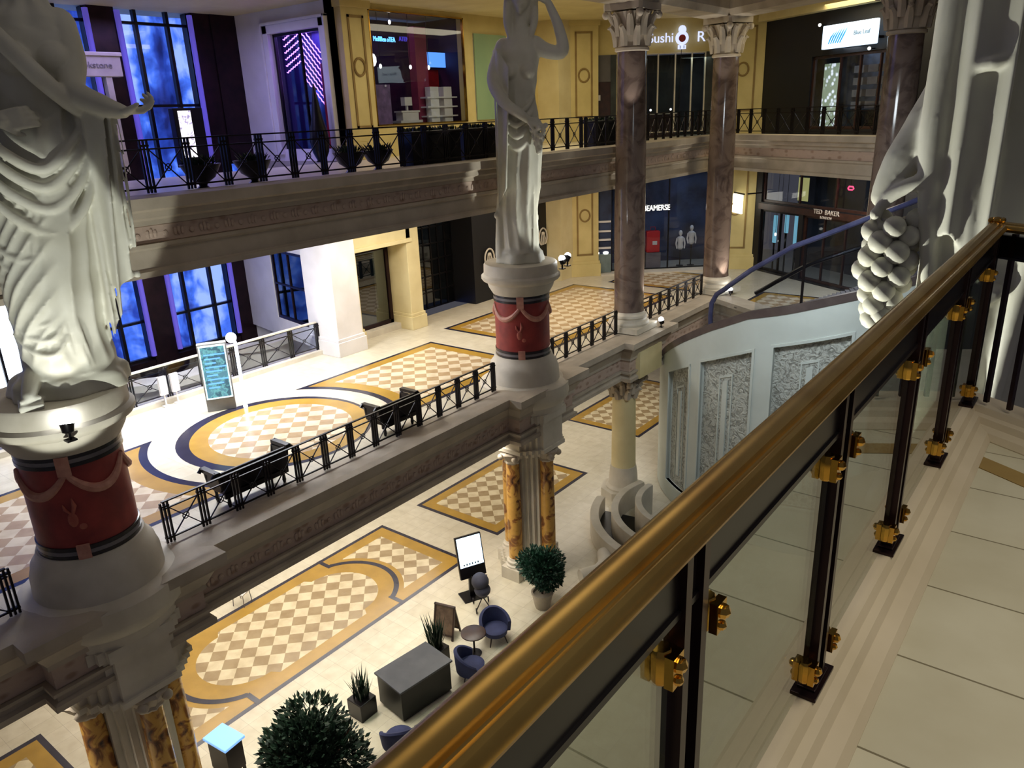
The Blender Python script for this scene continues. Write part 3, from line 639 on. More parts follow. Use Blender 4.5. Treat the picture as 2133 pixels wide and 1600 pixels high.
# plain column on the ground floor
t = thing('stone_column', 'plain cream column on the ground floor beside the curved escalator wall', 'column', (BX, 25.6, 0))
MB().lathe([(.52, .55), (.50, 1.2), (.50, 1.5), (.47, 4.4)], 40).build('shaft', MT['cream'], t, True)
MB().lathe([(.72, .35), (.72, .42), (.62, .5), (.60, .56), (.58, 1.0), (.53, 1.35)], 40).prism(arcp(0, 0, .95, 0, 360, 8)[:-1], 0, .35).build('base', MT['stone2'], t, True)
leaf_capital(MB(), .46, 4.38, 5.35).build('capital', MT['stone'], t, True)
# block of the beam over that column
struct(MB().box(BX+.05, BX+1.02, 25.0, 26.8, 5.46, 6.5).build('trim_30', MT['cream']))
# ---------------------------------------------------------------- statues
def lerp_tab(tab, z):
    if z <= tab[0][0]: return tab[0][1:]
    for a, b in zip(tab[:-1], tab[1:]):
        if z <= b[0]:
            f = sm((z-a[0])/(b[0]-a[0])); return tuple(x+(y-x)*f for x, y in zip(a[1:], b[1:]))
    return tab[-1][1:]
def ridge(t, p=.7): return 1-abs(math.sin(PI*t))**p
def drape(b, tab, fold, n=150, dz=.03, power=2.3):
    z0, z1 = tab[0][0], tab[-1][0]; N = int((z1-z0)/dz); vs = []
    for i in range(N+1):
        z = z0+(z1-z0)*i/N; cx, cy, rx, ry = lerp_tab(tab, z)
        for k in range(n):
            a = 2*PI*k/n; c, s = math.cos(a), math.sin(a); q = (abs(c)**power+abs(s)**power)**(-1/power)
            x, y = rx*q*c, ry*q*s; d = fold(x, y, z, a); L = math.hypot(x, y) or 1
            vs.append((cx+x*(1+d/L), cy+y*(1+d/L), z))
    fs = [(i*n+k, i*n+(k+1) % n, (i+1)*n+(k+1) % n, (i+1)*n+k) for i in range(N) for k in range(n)]
    fs += [tuple(range(n-1, -1, -1)), tuple(N*n+k for k in range(n))]
    b.add(vs, fs)
def limb(b, pts, rad, n=14):
    # smooth the path
    P = [Vector(p) for p in pts]; Q = []; R = []
    for i in range(len(P)-1):
        p0 = P[max(0, i-1)]; p1 = P[i]; p2 = P[i+1]; p3 = P[min(len(P)-1, i+2)]
        for j in range(6):
            t = j/6; Q.append(.5*((2*p1)+(p2-p0)*t+(2*p0-5*p1+4*p2-p3)*t*t+(3*p1-p0-3*p2+p3)*t**3)); R.append(rad[i]+(rad[i+1]-rad[i])*t)
    Q.append(P[-1]); R.append(rad[-1]); b.tube(Q, R, n)
    b.ball(tuple(P[0]), rad[0], 14); b.ball(tuple(P[-1]), rad[-1], 12)
def hand(b, w, d, up, side, s=1.0, curl=.5, spread=.16):
    """palm at w pointing along d; up = back of the hand; side = thumb side"""
    w = Vector(w); d = Vector(d).normalized(); up = Vector(up); up = (up-d*up.dot(d)).normalized(); sd = d.cross(up)*side
    for k in range(4):
        o = (k-1.5)*.085*s; a = w+sd*o*.8; c = w+d*.30*s+sd*o; b.tube([a, c], [.055*s, .058*s], 8); b.ball(tuple(c), .058*s, 8)
    L = [.20, .24, .22, .17]
    for k in range(4):
        o = (1.5-k)*.085*s; p = w+d*.30*s+sd*o; pts = [p]; ang = 0
        for j, f in enumerate((.42, .33, .25)):
            ang += curl*(.5+.18*k+.25*j); dr = d*math.cos(ang)-up*math.sin(ang)+sd*((1.5-k)*spread*.3); p = p+dr.normalized()*L[k]*s*f*1.35; pts.append(p)
        b.tube(pts, [.050*s, .046*s, .042*s, .030*s], 8); b.ball(tuple(pts[-1]), .032*s, 8)
    p = w+d*.07*s+sd*.13*s; q = p+(d*.6+sd*.75-up*.25).normalized()*.13*s; r_ = q+(d*.85+sd*.3-up*.45).normalized()*.12*s
    b.tube([p, q, r_], [.062*s, .050*s, .034*s], 8); b.ball(tuple(r_), .036*s, 8)
def head(b, c, s=1.0, yaw=0, tilt=0):
    """face looks to -y; head height about .9*s"""
    m = Matrix.Translation(Vector(c)) @ Matrix.Rotation(yaw, 4, 'Z') @ Matrix.Rotation(tilt, 4, 'Y')
    t = MB(); t.ball((0, 0, .08), .40*s, 24, sc=(.80, .95, 1.08)); t.ball((0, -.08*s, -.16*s), .27*s, 18, sc=(.82, .95, 1.05))
    t.tube([(0, -.34*s, .10*s), (0, -.42*s, -.04*s), (0, -.47*s, -.12*s)], [.035*s, .05*s, .062*s], 8)
    for q in (-1, 1):
        t.ball((q*.13*s, -.335*s, .05*s), .055*s, 10, sc=(1.3, .5, .8)); t.tube([(q*.05*s, -.375*s, .14*s), (q*.14*s, -.365*s, .17*s), (q*.24*s, -.30*s, .13*s)], .028*s, 6)
        t.ball((q*.33*s, 0, -.02*s), .09*s, 10, sc=(.35, .7, 1.2))
    t.tube([(-.10*s, -.335*s, -.24*s), (0, -.37*s, -.23*s), (.10*s, -.335*s, -.24*s)], .024*s, 6); t.tube([(-.08*s, -.33*s, -.285*s), (0, -.36*s, -.29*s), (.08*s, -.33*s, -.285*s)], .028*s, 6)
    t.ball((0, -.26*s, -.38*s), .10*s, 10)
    for k in range(16): # wavy hair swept back into a knot
        a = PI*k/15; t.tube([(.36*s*math.cos(a), -.22*s+.05*math.sin(3*a), .16*s+.26*s*math.sin(a)), (.36*s*math.cos(a), .05*s, .16*s+.34*s*math.sin(a)), (.22*s*math.cos(a), .36*s, .08*s+.2*s*math.sin(a))], .065*s, 6)
    t.ball((0, .46*s, .10*s), .20*s, 14)
    b.add([tuple(m @ Vector(v)) for v in t.v], t.f)
def finish(b, name, mat, parent, vox):
    o = b.build(name, mat, parent, True)
    r = o.modifiers.new('remesh', 'REMESH'); r.mode = 'VOXEL'; r.voxel_size = vox; r.use_smooth_shade = True
    s = o.modifiers.new('smooth', 'SMOOTH'); s.factor = .5; s.iterations = 2
    return o
def cloth(b, top, bot, th, fold, nu=40, nv=60):
    """hanging sheet between two poly-lines, folded, with real thickness"""
    def at(L, u):
        f = u*(len(L)-1); i = min(int(f), len(L)-2); return Vector(L[i]).lerp(Vector(L[i+1]), f-i)
    vs = []
    for s in (-1, 1):
        for j in range(nv+1):
            for i in range(nu+1):
                u, v = i/nu, j/nv; p = at(top, u).lerp(at(bot, u), v); p = p+Vector((0, fold(u, v)+s*th/2, 0)); vs.append(p)
    W = nu+1; K = W*(nv+1); fs = []
    for j in range(nv):
        for i in range(nu):
            a = j*W+i; fs.append((a, a+1, a+W+1, a+W)); fs.append((K+a, K+a+W, K+a+W+1, K+a+1))
    for i in range(nu): fs.append((i, K+i, K+i+1, i+1)); a = nv*W+i; fs.append((a, a+1, K+a+1, K+a))
    for j in range(nv): a = j*W; fs.append((a, a+W, K+a+W, K+a)); a = j*W+nu; fs.append((a, K+a, K+a+W, a+W))
    b.add(vs, fs)
# --- left statue
def statue_left():
    rz = math.atan2(.943, .332); t = thing('statue', 'giant robed stone statue at the left with one arm held out palm up', 'statue', (BX, 5.2, 10.95), rz, 'giant statues')
    b = MB()
    tab = [(0, .22, 0, .98, .74), (.22, .24, 0, .94, .70), (.45, .30, 0, .74, .60), (1.0, .28, 0, .70, .56), (1.9, .34, -.02, .78, .60), (2.6, .40, 0, .82, .60), (3.4, .50, 0, .80, .56), (4.1, .60, 0, .74, .50),
           (4.7, .68, 0, .60, .42), (5.2, .76, 0, .60, .42), (5.7, .80, 0, .64, .40), (6.05, .82, 0, .60, .34), (6.3, .84, 0, .34, .26), (6.5, .86, 0, .22, .21), (6.9, .86, -.03, .20, .20)]
    def fold(x, y, z, a):
        fr = max(0, -math.sin(a)); side = 1-fr*.4
        if z < .35: return .05*math.sin(7*a+z*4)
        if z > 5.9: return .02*math.sin(9*a)
        wv = sm((x+.25)/.35); up = sm((z-.35)/.3)*sm((5.6-z)/1.2)
        v = .085*ridge(x*3.4+.30*math.sin(z*1.1)+.10*z)*fr+.05*ridge(a*3.2+z*.5)*(1-fr)
        c = .080*ridge((z+.55*(x-.35)**2*1.6-.55*x)*2.5)*fr
        c *= sm((z-.5)/.5)*sm((3.9-z)/.8); knee = .20*math.exp(-((x+.42)**2/.10+(z-1.75)**2/.8))+.16*math.exp(-((x-.12)**2/.06+(z-2.7)**2/1.6))
        ap = .10*ridge((z-.9*abs(x-.05))*1.7+.3)*sm((z-3.6)/.6)*fr
        return up*(v*wv+c*(1-wv)+ap)+knee*fr
    drape(b, tab, fold, 170, .03)
    # bust, shoulders
    for s in (-1, 1): b.ball((.78+s*.27, -.30, 5.45), .27, 18, sc=(1, .95, 1))
    b.ball((.40, 0, 5.98), .30, 16, sc=(1.1, .9, .9)); b.ball((1.24, 0, 5.98), .28, 16, sc=(1, .9, .9))
    head(b, (.86, -.06, 7.35), 1.0, .25)
    # overfold (apron) with its heavy rolled edge from the shoulder to the hip
    limb(b, [(.05, -.38, 6.15), (.35, -.58, 5.75), (.75, -.66, 5.2), (1.12, -.62, 4.78), (1.32, -.40, 4.6)], [.13, .14, .15, .13, .10])
    for k, (dx, dz) in enumerate([(0, 0), (-.12, -.28), (-.22, -.62), (-.30, -1.0)]):
        limb(b, [(-.30+dx*.3, -.40, 4.6+dz), (.10+dx*.2, -.60, 4.05+dz), (.55, -.66, 3.8+dz), (1.0-dx*.2, -.60, 4.15+dz*.9), (1.30, -.34, 4.55+dz*.5)], [.05, .09, .10, .08, .05], 10)
    # long fold lines that fall from the right hip to the left foot
    for k in range(6):
        limb(b, [(.95-.10*k, -.56, 3.7-.05*k), (.62-.09*k, -.66, 2.7), (.50-.08*k, -.64, 1.6), (.62-.13*k, -.56, .5)], [.03, .045, .045, .03], 8)
    for k in range(7):
        z = .75+.27*k; limb(b, [(-.42, -.30, z+.42), (-.20, -.55, z+.12), (.12, -.66, z+.06), (.42, -.60, z+.48)], [.03, .055, .055, .02], 8)
    # arm held out
    limb(b, [(1.26, -.02, 6.0), (1.30, -.22, 5.45), (1.22, -.55, 4.98), (1.55, -.95, 4.72), (1.80, -1.15, 4.62)], [.25, .23, .20, .17, .105], 18)
    hand(b, (1.78, -1.13, 4.62), (.90, -.22, .03), (0, 0, -1), 1, 1.0, -.55, .1) if False else hand(b, (1.78, -1.13, 4.62), (.95, -.15, .04), (.05, 0, -1), -1, 1.05, .75, .2)
    # other arm, bent at the far side
    limb(b, [(.38, 0, 6.0), (.02, -.10, 5.3), (-.10, -.35, 4.7), (.15, -.62, 4.55)], [.25, .21, .18, .12], 16)
    hand(b, (.13, -.62, 4.55), (.8, -.2, .1), (0, -1, 0), 1, .95, .5)
    # cloak hanging from the forearm, stepped hem
    def fo(u, v): return .13*math.sin(u*17+v*1.2)*(.35+.65*v)+.05*math.sin(u*41+2)
    cloth(b, [(1.0, -.15, 4.95), (1.25, -.55, 4.8), (1.62, -.85, 4.72), (1.74, -.95, 4.6)], [(.86, -.05, .85), (1.0, -.25, 1.15), (1.18, -.45, 1.45), (1.20, -.4, 1.75), (1.52, -.55, 1.9), (1.50, -.5, 2.35), (1.66, -.6, 2.45)], .07, fo, 60, 60)
    cloth(b, [(1.05, -.25, 4.9), (1.55, -.95, 4.7)], [(.98, -.35, .75), (1.25, -.6, 1.35)], .06, lambda u, v: .10*math.sin(u*12+1)*(v), 40, 60)
    for x, z in ((1.60, 1.95), (1.64, 2.62)): b.ball((x, -.55, z), .07, 10)
    # foot
    limb(b, [(-.30, -.35, .42), (-.38, -.62, .30), (-.44, -.86, .20)], [.16, .14, .11]); b.box(-.62, -.24, -1.02, -.35, 0, .10)
    for k in range(5): b.ball((-.55+.065*k, -.96+.02*k, .17), .045, 8)
    finish(b, 'body', MT['statue'], t, .026)
    return t
statue_left()
def statue_mid():
    c = Vector((BX, 19.0)); c.normalize(); rz = math.atan2(-c.x, c.y); t = thing('statue', 'giant robed stone statue at the centre holding grapes and raising one arm', 'statue', (BX, 19.05, 10.95), rz, 'giant statues')
    b = MB()
    tab = [(0, -.02, 0, .74, .62), (.25, 0, 0, .66, .56), (.5, 0, 0, .55, .48), (1.5, 0, 0, .54, .46), (2.4, .05, 0, .60, .48), (3.4, .10, 0, .62, .46), (4.2, .08, 0, .56, .40), (4.8, .08, 0, .48, .36), (5.3, .12, 0, .52, .38),
           (5.9, .14, 0, .58, .38), (6.25, .16, 0, .52, .32), (6.5, .18, 0, .30, .25), (6.75, .20, 0, .22, .21), (7.1, .22, 0, .21, .20)]
    def fold(x, y, z, a):
        fr = max(0, -math.sin(a))
        if z < .3: return .05*math.sin(6*a)
        if z > 5.7: return 0
        u = sm((z-.3)/.3)*sm((5.4-z)/1.0)
        return u*(.075*ridge(x*3.6+.10*z+.2*math.sin(z))*fr+.05*ridge(a*3.1+z*.3)*(1-fr))+.14*fr*math.exp(-((x-.2)**2/.08+(z-2.3)**2/1.4))
    drape(b, tab, fold, 130, .04)
    for s in (-1, 1): b.ball((.12+s*.24, -.28, 5.5), .24, 16)
    b.ball((-.28, 0, 6.15), .26, 14); b.ball((.58, 0, 6.2), .24, 14)
    head(b, (.26, -.05, 7.45), 1.0, -.2); b.ball((.24, .10, 7.05), .36, 16, sc=(1.1, .8, 1.3)); limb(b, [(-.12, -.05, 7.3), (-.16, -.12, 6.8), (-.10, -.2, 6.4)], [.13, .12, .07], 10); limb(b, [(.60, -.05, 7.3), (.60, -.12, 6.8), (.50, -.2, 6.4)], [.13, .12, .07], 10)
    for k in range(4): limb(b, [(-.40, -.30, 4.7-.3*k), (-.05, -.50, 4.35-.32*k), (.30, -.46, 4.5-.3*k), (.52, -.2, 4.8-.3*k)], [.05, .08, .07, .05], 10)
    for k in range(5): limb(b, [(-.1+.12*k, -.46, 3.0), (.02+.1*k, -.5, 1.8), (-.1+.12*k, -.45, .4)], [.03, .04, .03], 8)
    # cloak that covers the left side down to the knee
    cloth(b, [(-.62, .15, 6.1), (-.50, -.30, 6.1), (-.15, -.52, 5.6)], [(-.66, .15, 1.6), (-.62, -.25, 1.75), (-.34, -.55, 2.3)], .10, lambda u, v: -.10*math.sin(u*14+v*2)*(.3+.7*v), 50, 50)
    # stump support
    limb(b, [(-.60, -.1, .22), (-.60, -.1, 1.0), (-.52, -.1, 2.0)], [.20, .15, .15], 10); b.ball((-.68, -.15, 1.45), .11)
    # raised arm, hand at the head
    limb(b, [(.62, 0, 6.2), (.95, -.12, 6.0), (1.38, -.22, 5.98), (1.28, -.20, 6.6), (1.0, -.16, 7.25)], [.23, .21, .18, .15, .10], 16)
    hand(b, (1.0, -.16, 7.22), (-.75, .05, .45), (.4, -.3, .8), 1, .85, .6)
    # other arm, hand low at the hip with the bunch
    limb(b, [(-.34, 0, 6.1), (-.62, -.25, 5.3), (-.35, -.62, 4.7), (.10, -.72, 4.35), (.36, -.70, 4.15)], [.22, .19, .17, .14, .10], 14)
    hand(b, (.34, -.70, 4.16), (.9, .05, -.25), (0, -.7, .7), 1, .9, .5)
    for k in range(26):
        z = 4.0-.75*(k/26); r = .20*(1-(k/26))*1.1; a = k*2.4; b.ball((.62+r*math.cos(a), -.62+r*math.sin(a), z), .085, 8)
    finish(b, 'body', MT['statue'], t, .032)
    return t
statue_mid()
def statue_near():
    t = thing('statue', 'giant robed stone statue behind the near handrail with a big bunch of grapes', 'statue', (-.93, 9.5, 10.6), math.radians(6), 'giant statues')
    b = MB()
    tab = [(0, 0, 0, .95, .80), (.3, 0, 0, .88, .74), (.6, 0, 0, .66, .58), (1.8, .0, 0, .66, .56), (2.8, .05, 0, .74, .60), (3.8, .06, 0, .76, .58), (4.7, .04, 0, .72, .50), (5.4, .05, 0, .62, .44), (6.2, .08, 0, .72, .46), (6.6, .08, 0, .56, .36), (6.9, .08, 0, .24, .24), (7.3, .08, 0, .2, .2)]
    def fold(x, y, z, a):
        fr = max(0, -math.sin(a))
        if z > 6.3: return 0
        u = sm((z-.5)/.3)
        return u*(.10*ridge(x*1.7+.12*z+.1)*fr+.05*ridge(a*2.3)*(1-fr))
    drape(b, tab, fold, 110, .045)
    head(b, (.08, -.05, 7.85), 1.0, 0)
    for s in (-1, 1): b.ball((.06+s*.3, -.34, 5.95), .28, 16); b.ball((.06+s*.55, 0, 6.5), .28, 14)
    # big smooth folds of the cloak on the left: rolled edge that loops at the knee
    limb(b, [(-.70, -.30, 6.6), (-.68, -.36, 5.4), (-.70, -.42, 4.4), (-.66, -.46, 3.7), (-.60, -.50, 3.1), (-.52, -.56, 2.75), (-.28, -.66, 2.62), (.05, -.68, 2.85)], [.14, .16, .15, .12, .08, .07, .09, .08], 14)
    cloth(b, [(-.74, -.20, 6.6), (-.45, -.52, 6.6), (-.1, -.6, 6.5)], [(-.70, -.30, 3.2), (-.45, -.55, 3.4), (-.1, -.62, 2.9)], .12, lambda u, v: .06*math.sin(u*9+1), 40, 50)
    limb(b, [(-.42, -.60, 4.95), (-.28, -.64, 4.98), (-.15, -.62, 5.02)], [.05, .07, .03])
    limb(b, [(.45, -.55, 6.6), (.42, -.62, 4.6), (.36, -.64, 3.6), (.24, -.64, 2.6), (.15, -.6, 1.2)], [.10, .12, .12, .10, .06], 12)
    limb(b, [(.72, -.40, 6.6), (.70, -.46, 4.6), (.66, -.46, 3.2), (.60, -.46, 1.5)], [.10, .12, .12, .08], 12)
    # horn / arm that carries the bunch
    limb(b, [(-.62, -.05, 4.9), (-.78, -.15, 4.45), (-.98, -.25, 4.05), (-1.12, -.32, 3.72)], [.20, .23, .20, .13], 14)
    limb(b, [(-1.12, -.45, 3.62), (-.98, -.48, 3.78), (-.80, -.50, 3.88), (-.62, -.48, 3.92)], [.06, .08, .08, .06], 10)
    for x, z, r in ((-1.15, 3.55, .07), (-1.08, 3.42, .06), (-1.0, 3.3, .06), (-1.12, 3.20, .05)): b.ball((x, -.5, z), r, 8)
    finish(b, 'body', MT['statue'], t, .028)
    g = MB()
    random.seed(3)
    for k in range(34):
        f = k/34; z = 3.50-1.12*f; w_ = (.20 if f < .45 else .20*(1-(f-.45)/.55)+.04); a = k*2.4
        g.ball((-.96-.08*f+w_*math.cos(a), -.42+w_*.8*math.sin(a), z), .108+.02*random.random(), 14)
    g.lathe([(.10, 0), (.14, .4), (.12, 1.2)], 10, (-.98, -.4)); 
    g.v = [(v[0], v[1], v[2]) for v in g.v]
    # drop the core tube to the right height
    core = 10*3
    g.v[-core:] = [(x, y, z+2.3) for x, y, z in g.v[-core:]]
    gl = g.build('grape_bunch', MT['statue'], t, True)
    return t
statue_near()
# pedestal and column of the right statue
t = thing('statue_pedestal', 'pale round pedestal under the right statue behind the near handrail', 'pedestal', (-1.15, 9.5, 6.3), 0)
MB().lathe([(1.18, 0), (1.3, .3), (1.3, .8), (1.14, .85), (1.1, 1.4), (.93, 1.7)], 48).build('base', MT['stone2'], t, True)
MB().lathe([(.87, 1.7), (.87, 3.7)], 48).build('drum', MT['red'], t, True)
MB().lathe([(.90, 3.7), (1.0, 3.85), (1.06, 4.0), (1.2, 4.08), (1.2, 4.2), (1.1, 4.3)], 48).build('cap', MT['stone2'], t, True)
t = thing('clustered_pier', 'pale pier below the right statue', 'pillar', (-1.15, 9.5, 0), 0)
b = MB(); cross_block(b, .8, 3, 0, 6.3, .13); b.build('shaft', MT['stone2'], t)
# statue spotlights with their housings
def floodlight(x, y, z, to, label, power, ang, col=(1, .97, .88), r=.04, blend=.3, lens=True):
    t = thing('floodlight', label, 'floodlight', (x, y, z), 0, 'statue floodlights')
    d = (Vector(to)-Vector((x, y, z))).normalized(); q = d.to_track_quat('Z', 'Y').to_euler()
    MB().lathe([(.05, -.16), (.09, -.14), (.11, -.02), (.12, 0), (.10, 0)], 20).build('housing', MT['black'], t, True, rot=q)
    MB().ball((0, 0, .03), .105, 16).build('lens', MT['lampw'] if lens else MT['signw'], t, True, rot=q)
    MB().box(-.02, .02, -.02, .02, -.28, 0).box(-.08, .08, -.08, .08, -.3, -.27).build('bracket', MT['black'], t)
    spot('floodlight_beam', Vector((x, y, z))+d*.16, to, power, col, ang, blend, r)
    return t
# ================================================================ RAILINGS
def iron_railing(p0, p1, z, label, step=.815, H=.95, cat_group=None, first=0.0):
    P0 = Vector(p0); d = Vector(p1)-P0; L = d.length; t = thing('iron_railing', label, 'railing', (p0[0], p0[1], z), math.atan2(d.y, d.x), 'iron railings of the galleries')
    n = max(1, round(L/step)); st = L/n; k = H/.95
    post = MB()
    for o in (-.075, 0, .075): post.box(o-.02, o+.02, -.022, .022, 0, H*.97)
    post.box(-.10, .10, -.035, .035, .10, .14).box(-.10, .10, -.035, .035, H*.86, H*.9)
    cross = MB(); a0, a1 = .10, st-.10
    cross.bar((a0, 0, .12), (a1, 0, H*.80), .022, .022).bar((a1, 0, .12), (a0, 0, H*.80), .022, .022)
    cross.tube([(st/2+.07*math.cos(a), 0, (.12+H*.8)/2+.07*math.sin(a)) for a in [2*PI*i/12 for i in range(13)]], .012, 5)
    pm = cm = None
    for i in range(n+1):
        if pm is None: pm = post.build('post', MT['iron'], t)
        else: o = pm.copy(); COL.objects.link(o); o.parent = t; o.location = (st*i, 0, 0)
        if i < n:
            if cm is None: cm = cross.build('cross_panel', MT['iron'], t)
            else: o = cm.copy(); COL.objects.link(o); o.parent = t; o.location = (st*i, 0, 0)
    MB().box(-.04, L+.04, -.03, .03, H*.97, H).build('top_rail', MT['iron'], t)
    MB().box(-.04, L+.04, -.018, .018, H*.80, H*.83).build('upper_bar', MT['iron'], t)
    MB().box(-.04, L+.04, -.018, .018, .08, .115).build('bottom_bar', MT['iron'], t)
    return t
iron_railing((BX, .96), (BX, 3.62), 7.12, 'dark iron railing on the middle gallery left of the left statue')
iron_railing((BX, 6.62), (BX, 17.4), 7.12, 'long dark iron railing on the middle gallery between the two statues')
iron_railing((BX, 20.62), (BX, 24.9), 7.12, 'short dark iron railing between the middle statue and the first tall column')
iron_railing((BX, 26.9), (BX, 32.6), 7.12, 'dark iron railing between the two far tall columns')
iron_railing((BXU, 2.0), (BXU, 24.9), 14.03, 'long dark iron railing along the left part of the upper gallery', .905, 1.07)
iron_railing((BXU, 25.2), (BXU, 29.7), 14.03, 'dark iron railing of the upper gallery at the first tall column', .7, 1.07)
iron_railing((BXU, 30.0), (BXU, 37.0), 14.03, 'dark iron railing of the upper gallery under the white round logo sign', .7, 1.07)
iron_railing((-15.6, 37.1), (-4.63, 30.65), 14.03, 'dark iron railing of the upper gallery before the leaf sign shop', .9, 1.07)
# rear railing of the mid gallery with glass
t = iron_railing((-23.1, 5.5), (-23.05, 17.45), MID+.16, 'iron and glass railing before the tall blue windows', 1.19, 1.05)
MB().box(.05, 11.9, -.045, -.035, .1, 1.03).build('glass_sheet', MT['shopglass'], t)
MB().box(0, 11.95, -.06, .06, 1.05, 1.10).build('pale_handrail', MT['stone2'], t)
struct(MB().box(-23.35, -22.85, 5.0, 17.5, MID, MID+.16).build('trim_40', MT['stone2']))
# ================================================================ BENCHES AND BOWLS BEHIND THE RAILINGS
def bench(x, y, z, label, L=1.75):
    t = thing('bench', label, 'bench', (x, y, z), PI/2, 'dark scrolled benches')
    MB().box(-L/2, L/2, .02, .58, .44, .54).build('seat', MT['greyfab'], t, bevel=.03)
    b = MB(); b.box(-L/2, L/2, -.06, .02, .25, .92); b.box(-L/2, L/2, -.06, .58, .36, .44); b.build('frame', MT['black'], t, bevel=.02)
    for s in (-1, 1):
        b = MB(); b.tube([(s*L/2, .0, .5), (s*(L/2+.04), .0, .8), (s*(L/2+.14), .0, .92), (s*(L/2+.2), .0, .84)], .05, 8); b.tube([(s*L/2, .55, .5), (s*(L/2+.04), .55, .8), (s*(L/2+.14), .55, .92), (s*(L/2+.2), .55, .84)], .05, 8)
        b.box(min(s*L/2, s*(L/2+.05)), max(s*L/2, s*(L/2+.05)), 0, .56, .45, .84); b.box(min(s*(L/2+.02), s*(L/2+.16)), max(s*(L/2+.02), s*(L/2+.16)), -.04, .58, .86, .95); b.build('arm', MT['black'], t)
        for y_ in (.02, .52): MB().lathe([(.03, 0), (.05, .08), (.035, .2), (.06, .38)], 10, (s*(L/2-.12), y_)).build('leg', MT['black'], t, True)
    return t
bench(-15.0, 9.1, MID, 'dark scrolled bench with grey seat behind the railing beside the round floor panel')
bench(-14.98, 13.75, MID, 'dark scrolled bench behind the railing where the round panel meets the far rug', 1.3)
def bowl(x, y, z, label, s=1.0):
    t = thing('planter_bowl', label, 'planter', (x, y, z), 0, 'dark planter bowls on the upper gallery')
    MB().lathe([(.16*s, 0), (.18*s, .04), (.09*s, .12), (.12*s, .18), (.30*s, .30), (.42*s, .52), (.46*s, .60), (.42*s, .60), (.3*s, .5)], 24).build('bowl', MT['black'], t, True)
    b = MB(); random.seed(int(y*10))
    for k in range(70):
        a = random.random()*6.28; r = .34*s*random.random()**.5; h = .1+.16*random.random(); q = Vector((r*math.cos(a), r*math.sin(a), .56)); e = q+Vector((.12*math.cos(a), .12*math.sin(a), h)); w_ = Vector((-math.sin(a), math.cos(a), 0))*.035
        b.add([q, (q+e)/2+w_+Vector((0, 0, .03)), e, (q+e)/2-w_+Vector((0, 0, .03))], [(0, 1, 2, 3)])
    b.build('leaves', MT['leaf'], t)
    return t
for y, lab in ((10.2, 'dark planter bowl behind the upper railing, nearest the blue windows'), (11.6, 'dark planter bowl behind the upper railing before the violet neon window, left one'), (14.7, 'dark planter bowl behind the upper railing under the yellow pilaster'), (15.75, 'dark planter bowl behind the upper railing before the plum shop window')):
    bowl(-17.0, y, UPF+.01, lab)
for y0, y1, lab in ((16.5, 18.6, 'long black planter box behind the upper railing, left one before the plum shop window'), (19.0, 20.4, 'black planter box behind the upper railing left of the middle statue'), (26.3, 29.6, 'long black planter box behind the upper railing left of the first tall column')):
    t = thing('planter_box', lab, 'planter', (-16.55, (y0+y1)/2, UPF), 0, 'black planter boxes'); L = (y1-y0)/2
    b = MB().box(-.22, .22, -L, L, .05, 1.0).box(-.26, .26, -L-.04, L+.04, .96, 1.06).box(-.18, .18, -L+.05, L-.05, 0, .06); b.build('box', MT['black'], t, bevel=.01)
    b = MB(); random.seed(5)
    for k in range(260):
        q = Vector((random.uniform(-.18, .18), random.uniform(-L, L), 1.03)); a = random.random()*6.28; e = q+Vector((.06*math.cos(a), .06*math.sin(a), .08+.1*random.random())); w_ = Vector((-math.sin(a), math.cos(a), 0))*.03
        b.add([q, (q+e)/2+w_, e, (q+e)/2-w_], [(0, 1, 2, 3)])
    b.build('leaves', MT['leaf'], t)
# ================================================================ CURVED ESCALATOR
EC, ER = Vector((-8.5, 31.0)), 6.4
ZT = [(-150, 5.3), (-141.6, 5.87), (-124.5, 6.91), (-110, 7.76), (-96.3, 8.47), (-85, 8.79), (-73.5, 9.18), (-65, 9.44), (-30, 10.5), (0, 11.4)]
def ztop(a):
    for p, q in zip(ZT[:-1], ZT[1:]):
        if a <= q[0]: return p[1]+(q[1]-p[1])*(a-p[0])/(q[0]-p[0])
    return ZT[-1][1]
HT = [(-110.7, 8.80), (-108, 9.15), (-97.3, 10.09), (-85, 10.98), (-67, 11.86), (-30, 13.4), (-10, 14.2)]
def hrail(a):
    if a <= HT[0][0]: return HT[0][1]
    for p, q in zip(HT[:-1], HT[1:]):
        if a <= q[0]: return p[1]+(q[1]-p[1])*(a-p[0])/(q[0]-p[0])
    return HT[-1][1]
def ep(a, r=ER, z=0): return (EC.x+r*math.cos(math.radians(a)), EC.y+r*math.sin(math.radians(a)), z)
def curved(b, a0, a1, r0, r1, zf0, zf1, n=60, m=0):
    vs = []
    for i in range(n+1):
        a = a0+(a1-a0)*i/n; vs += [ep(a, r0, zf0(a)), ep(a, r1, zf0(a)), ep(a, r1, zf1(a)), ep(a, r0, zf1(a))]
    fs = [(4*i+k, 4*i+4+k, 4*i+4+(k+1) % 4, 4*i+(k+1) % 4) for i in range(n) for k in range(4)]+[(0, 1, 2, 3), tuple(4*n+k for k in (3, 2, 1, 0))]
    return b.add(vs, fs, m)
t = thing('curved_escalator', 'white curved escalator with relief panels and a glass balustrade', 'escalator', (0, 0, 0))
PAN = [(-133.5, -119.5, .8, 5.45, 6.15), (-113.5, -94.5, .8, 6.5, 7.35), (-88, -67, 1.9, 7.62, 8.25), (-60, -38, 2.4, 8.4, 9.2), (-31, -10, 2.6, 9.2, 9.9)]
b = MB()
segs = [(-150, PAN[0][0])]+[(PAN[i][1], PAN[i+1][0]) for i in range(len(PAN)-1)]+[(PAN[-1][1], 0)]
zero = lambda a: 0.02
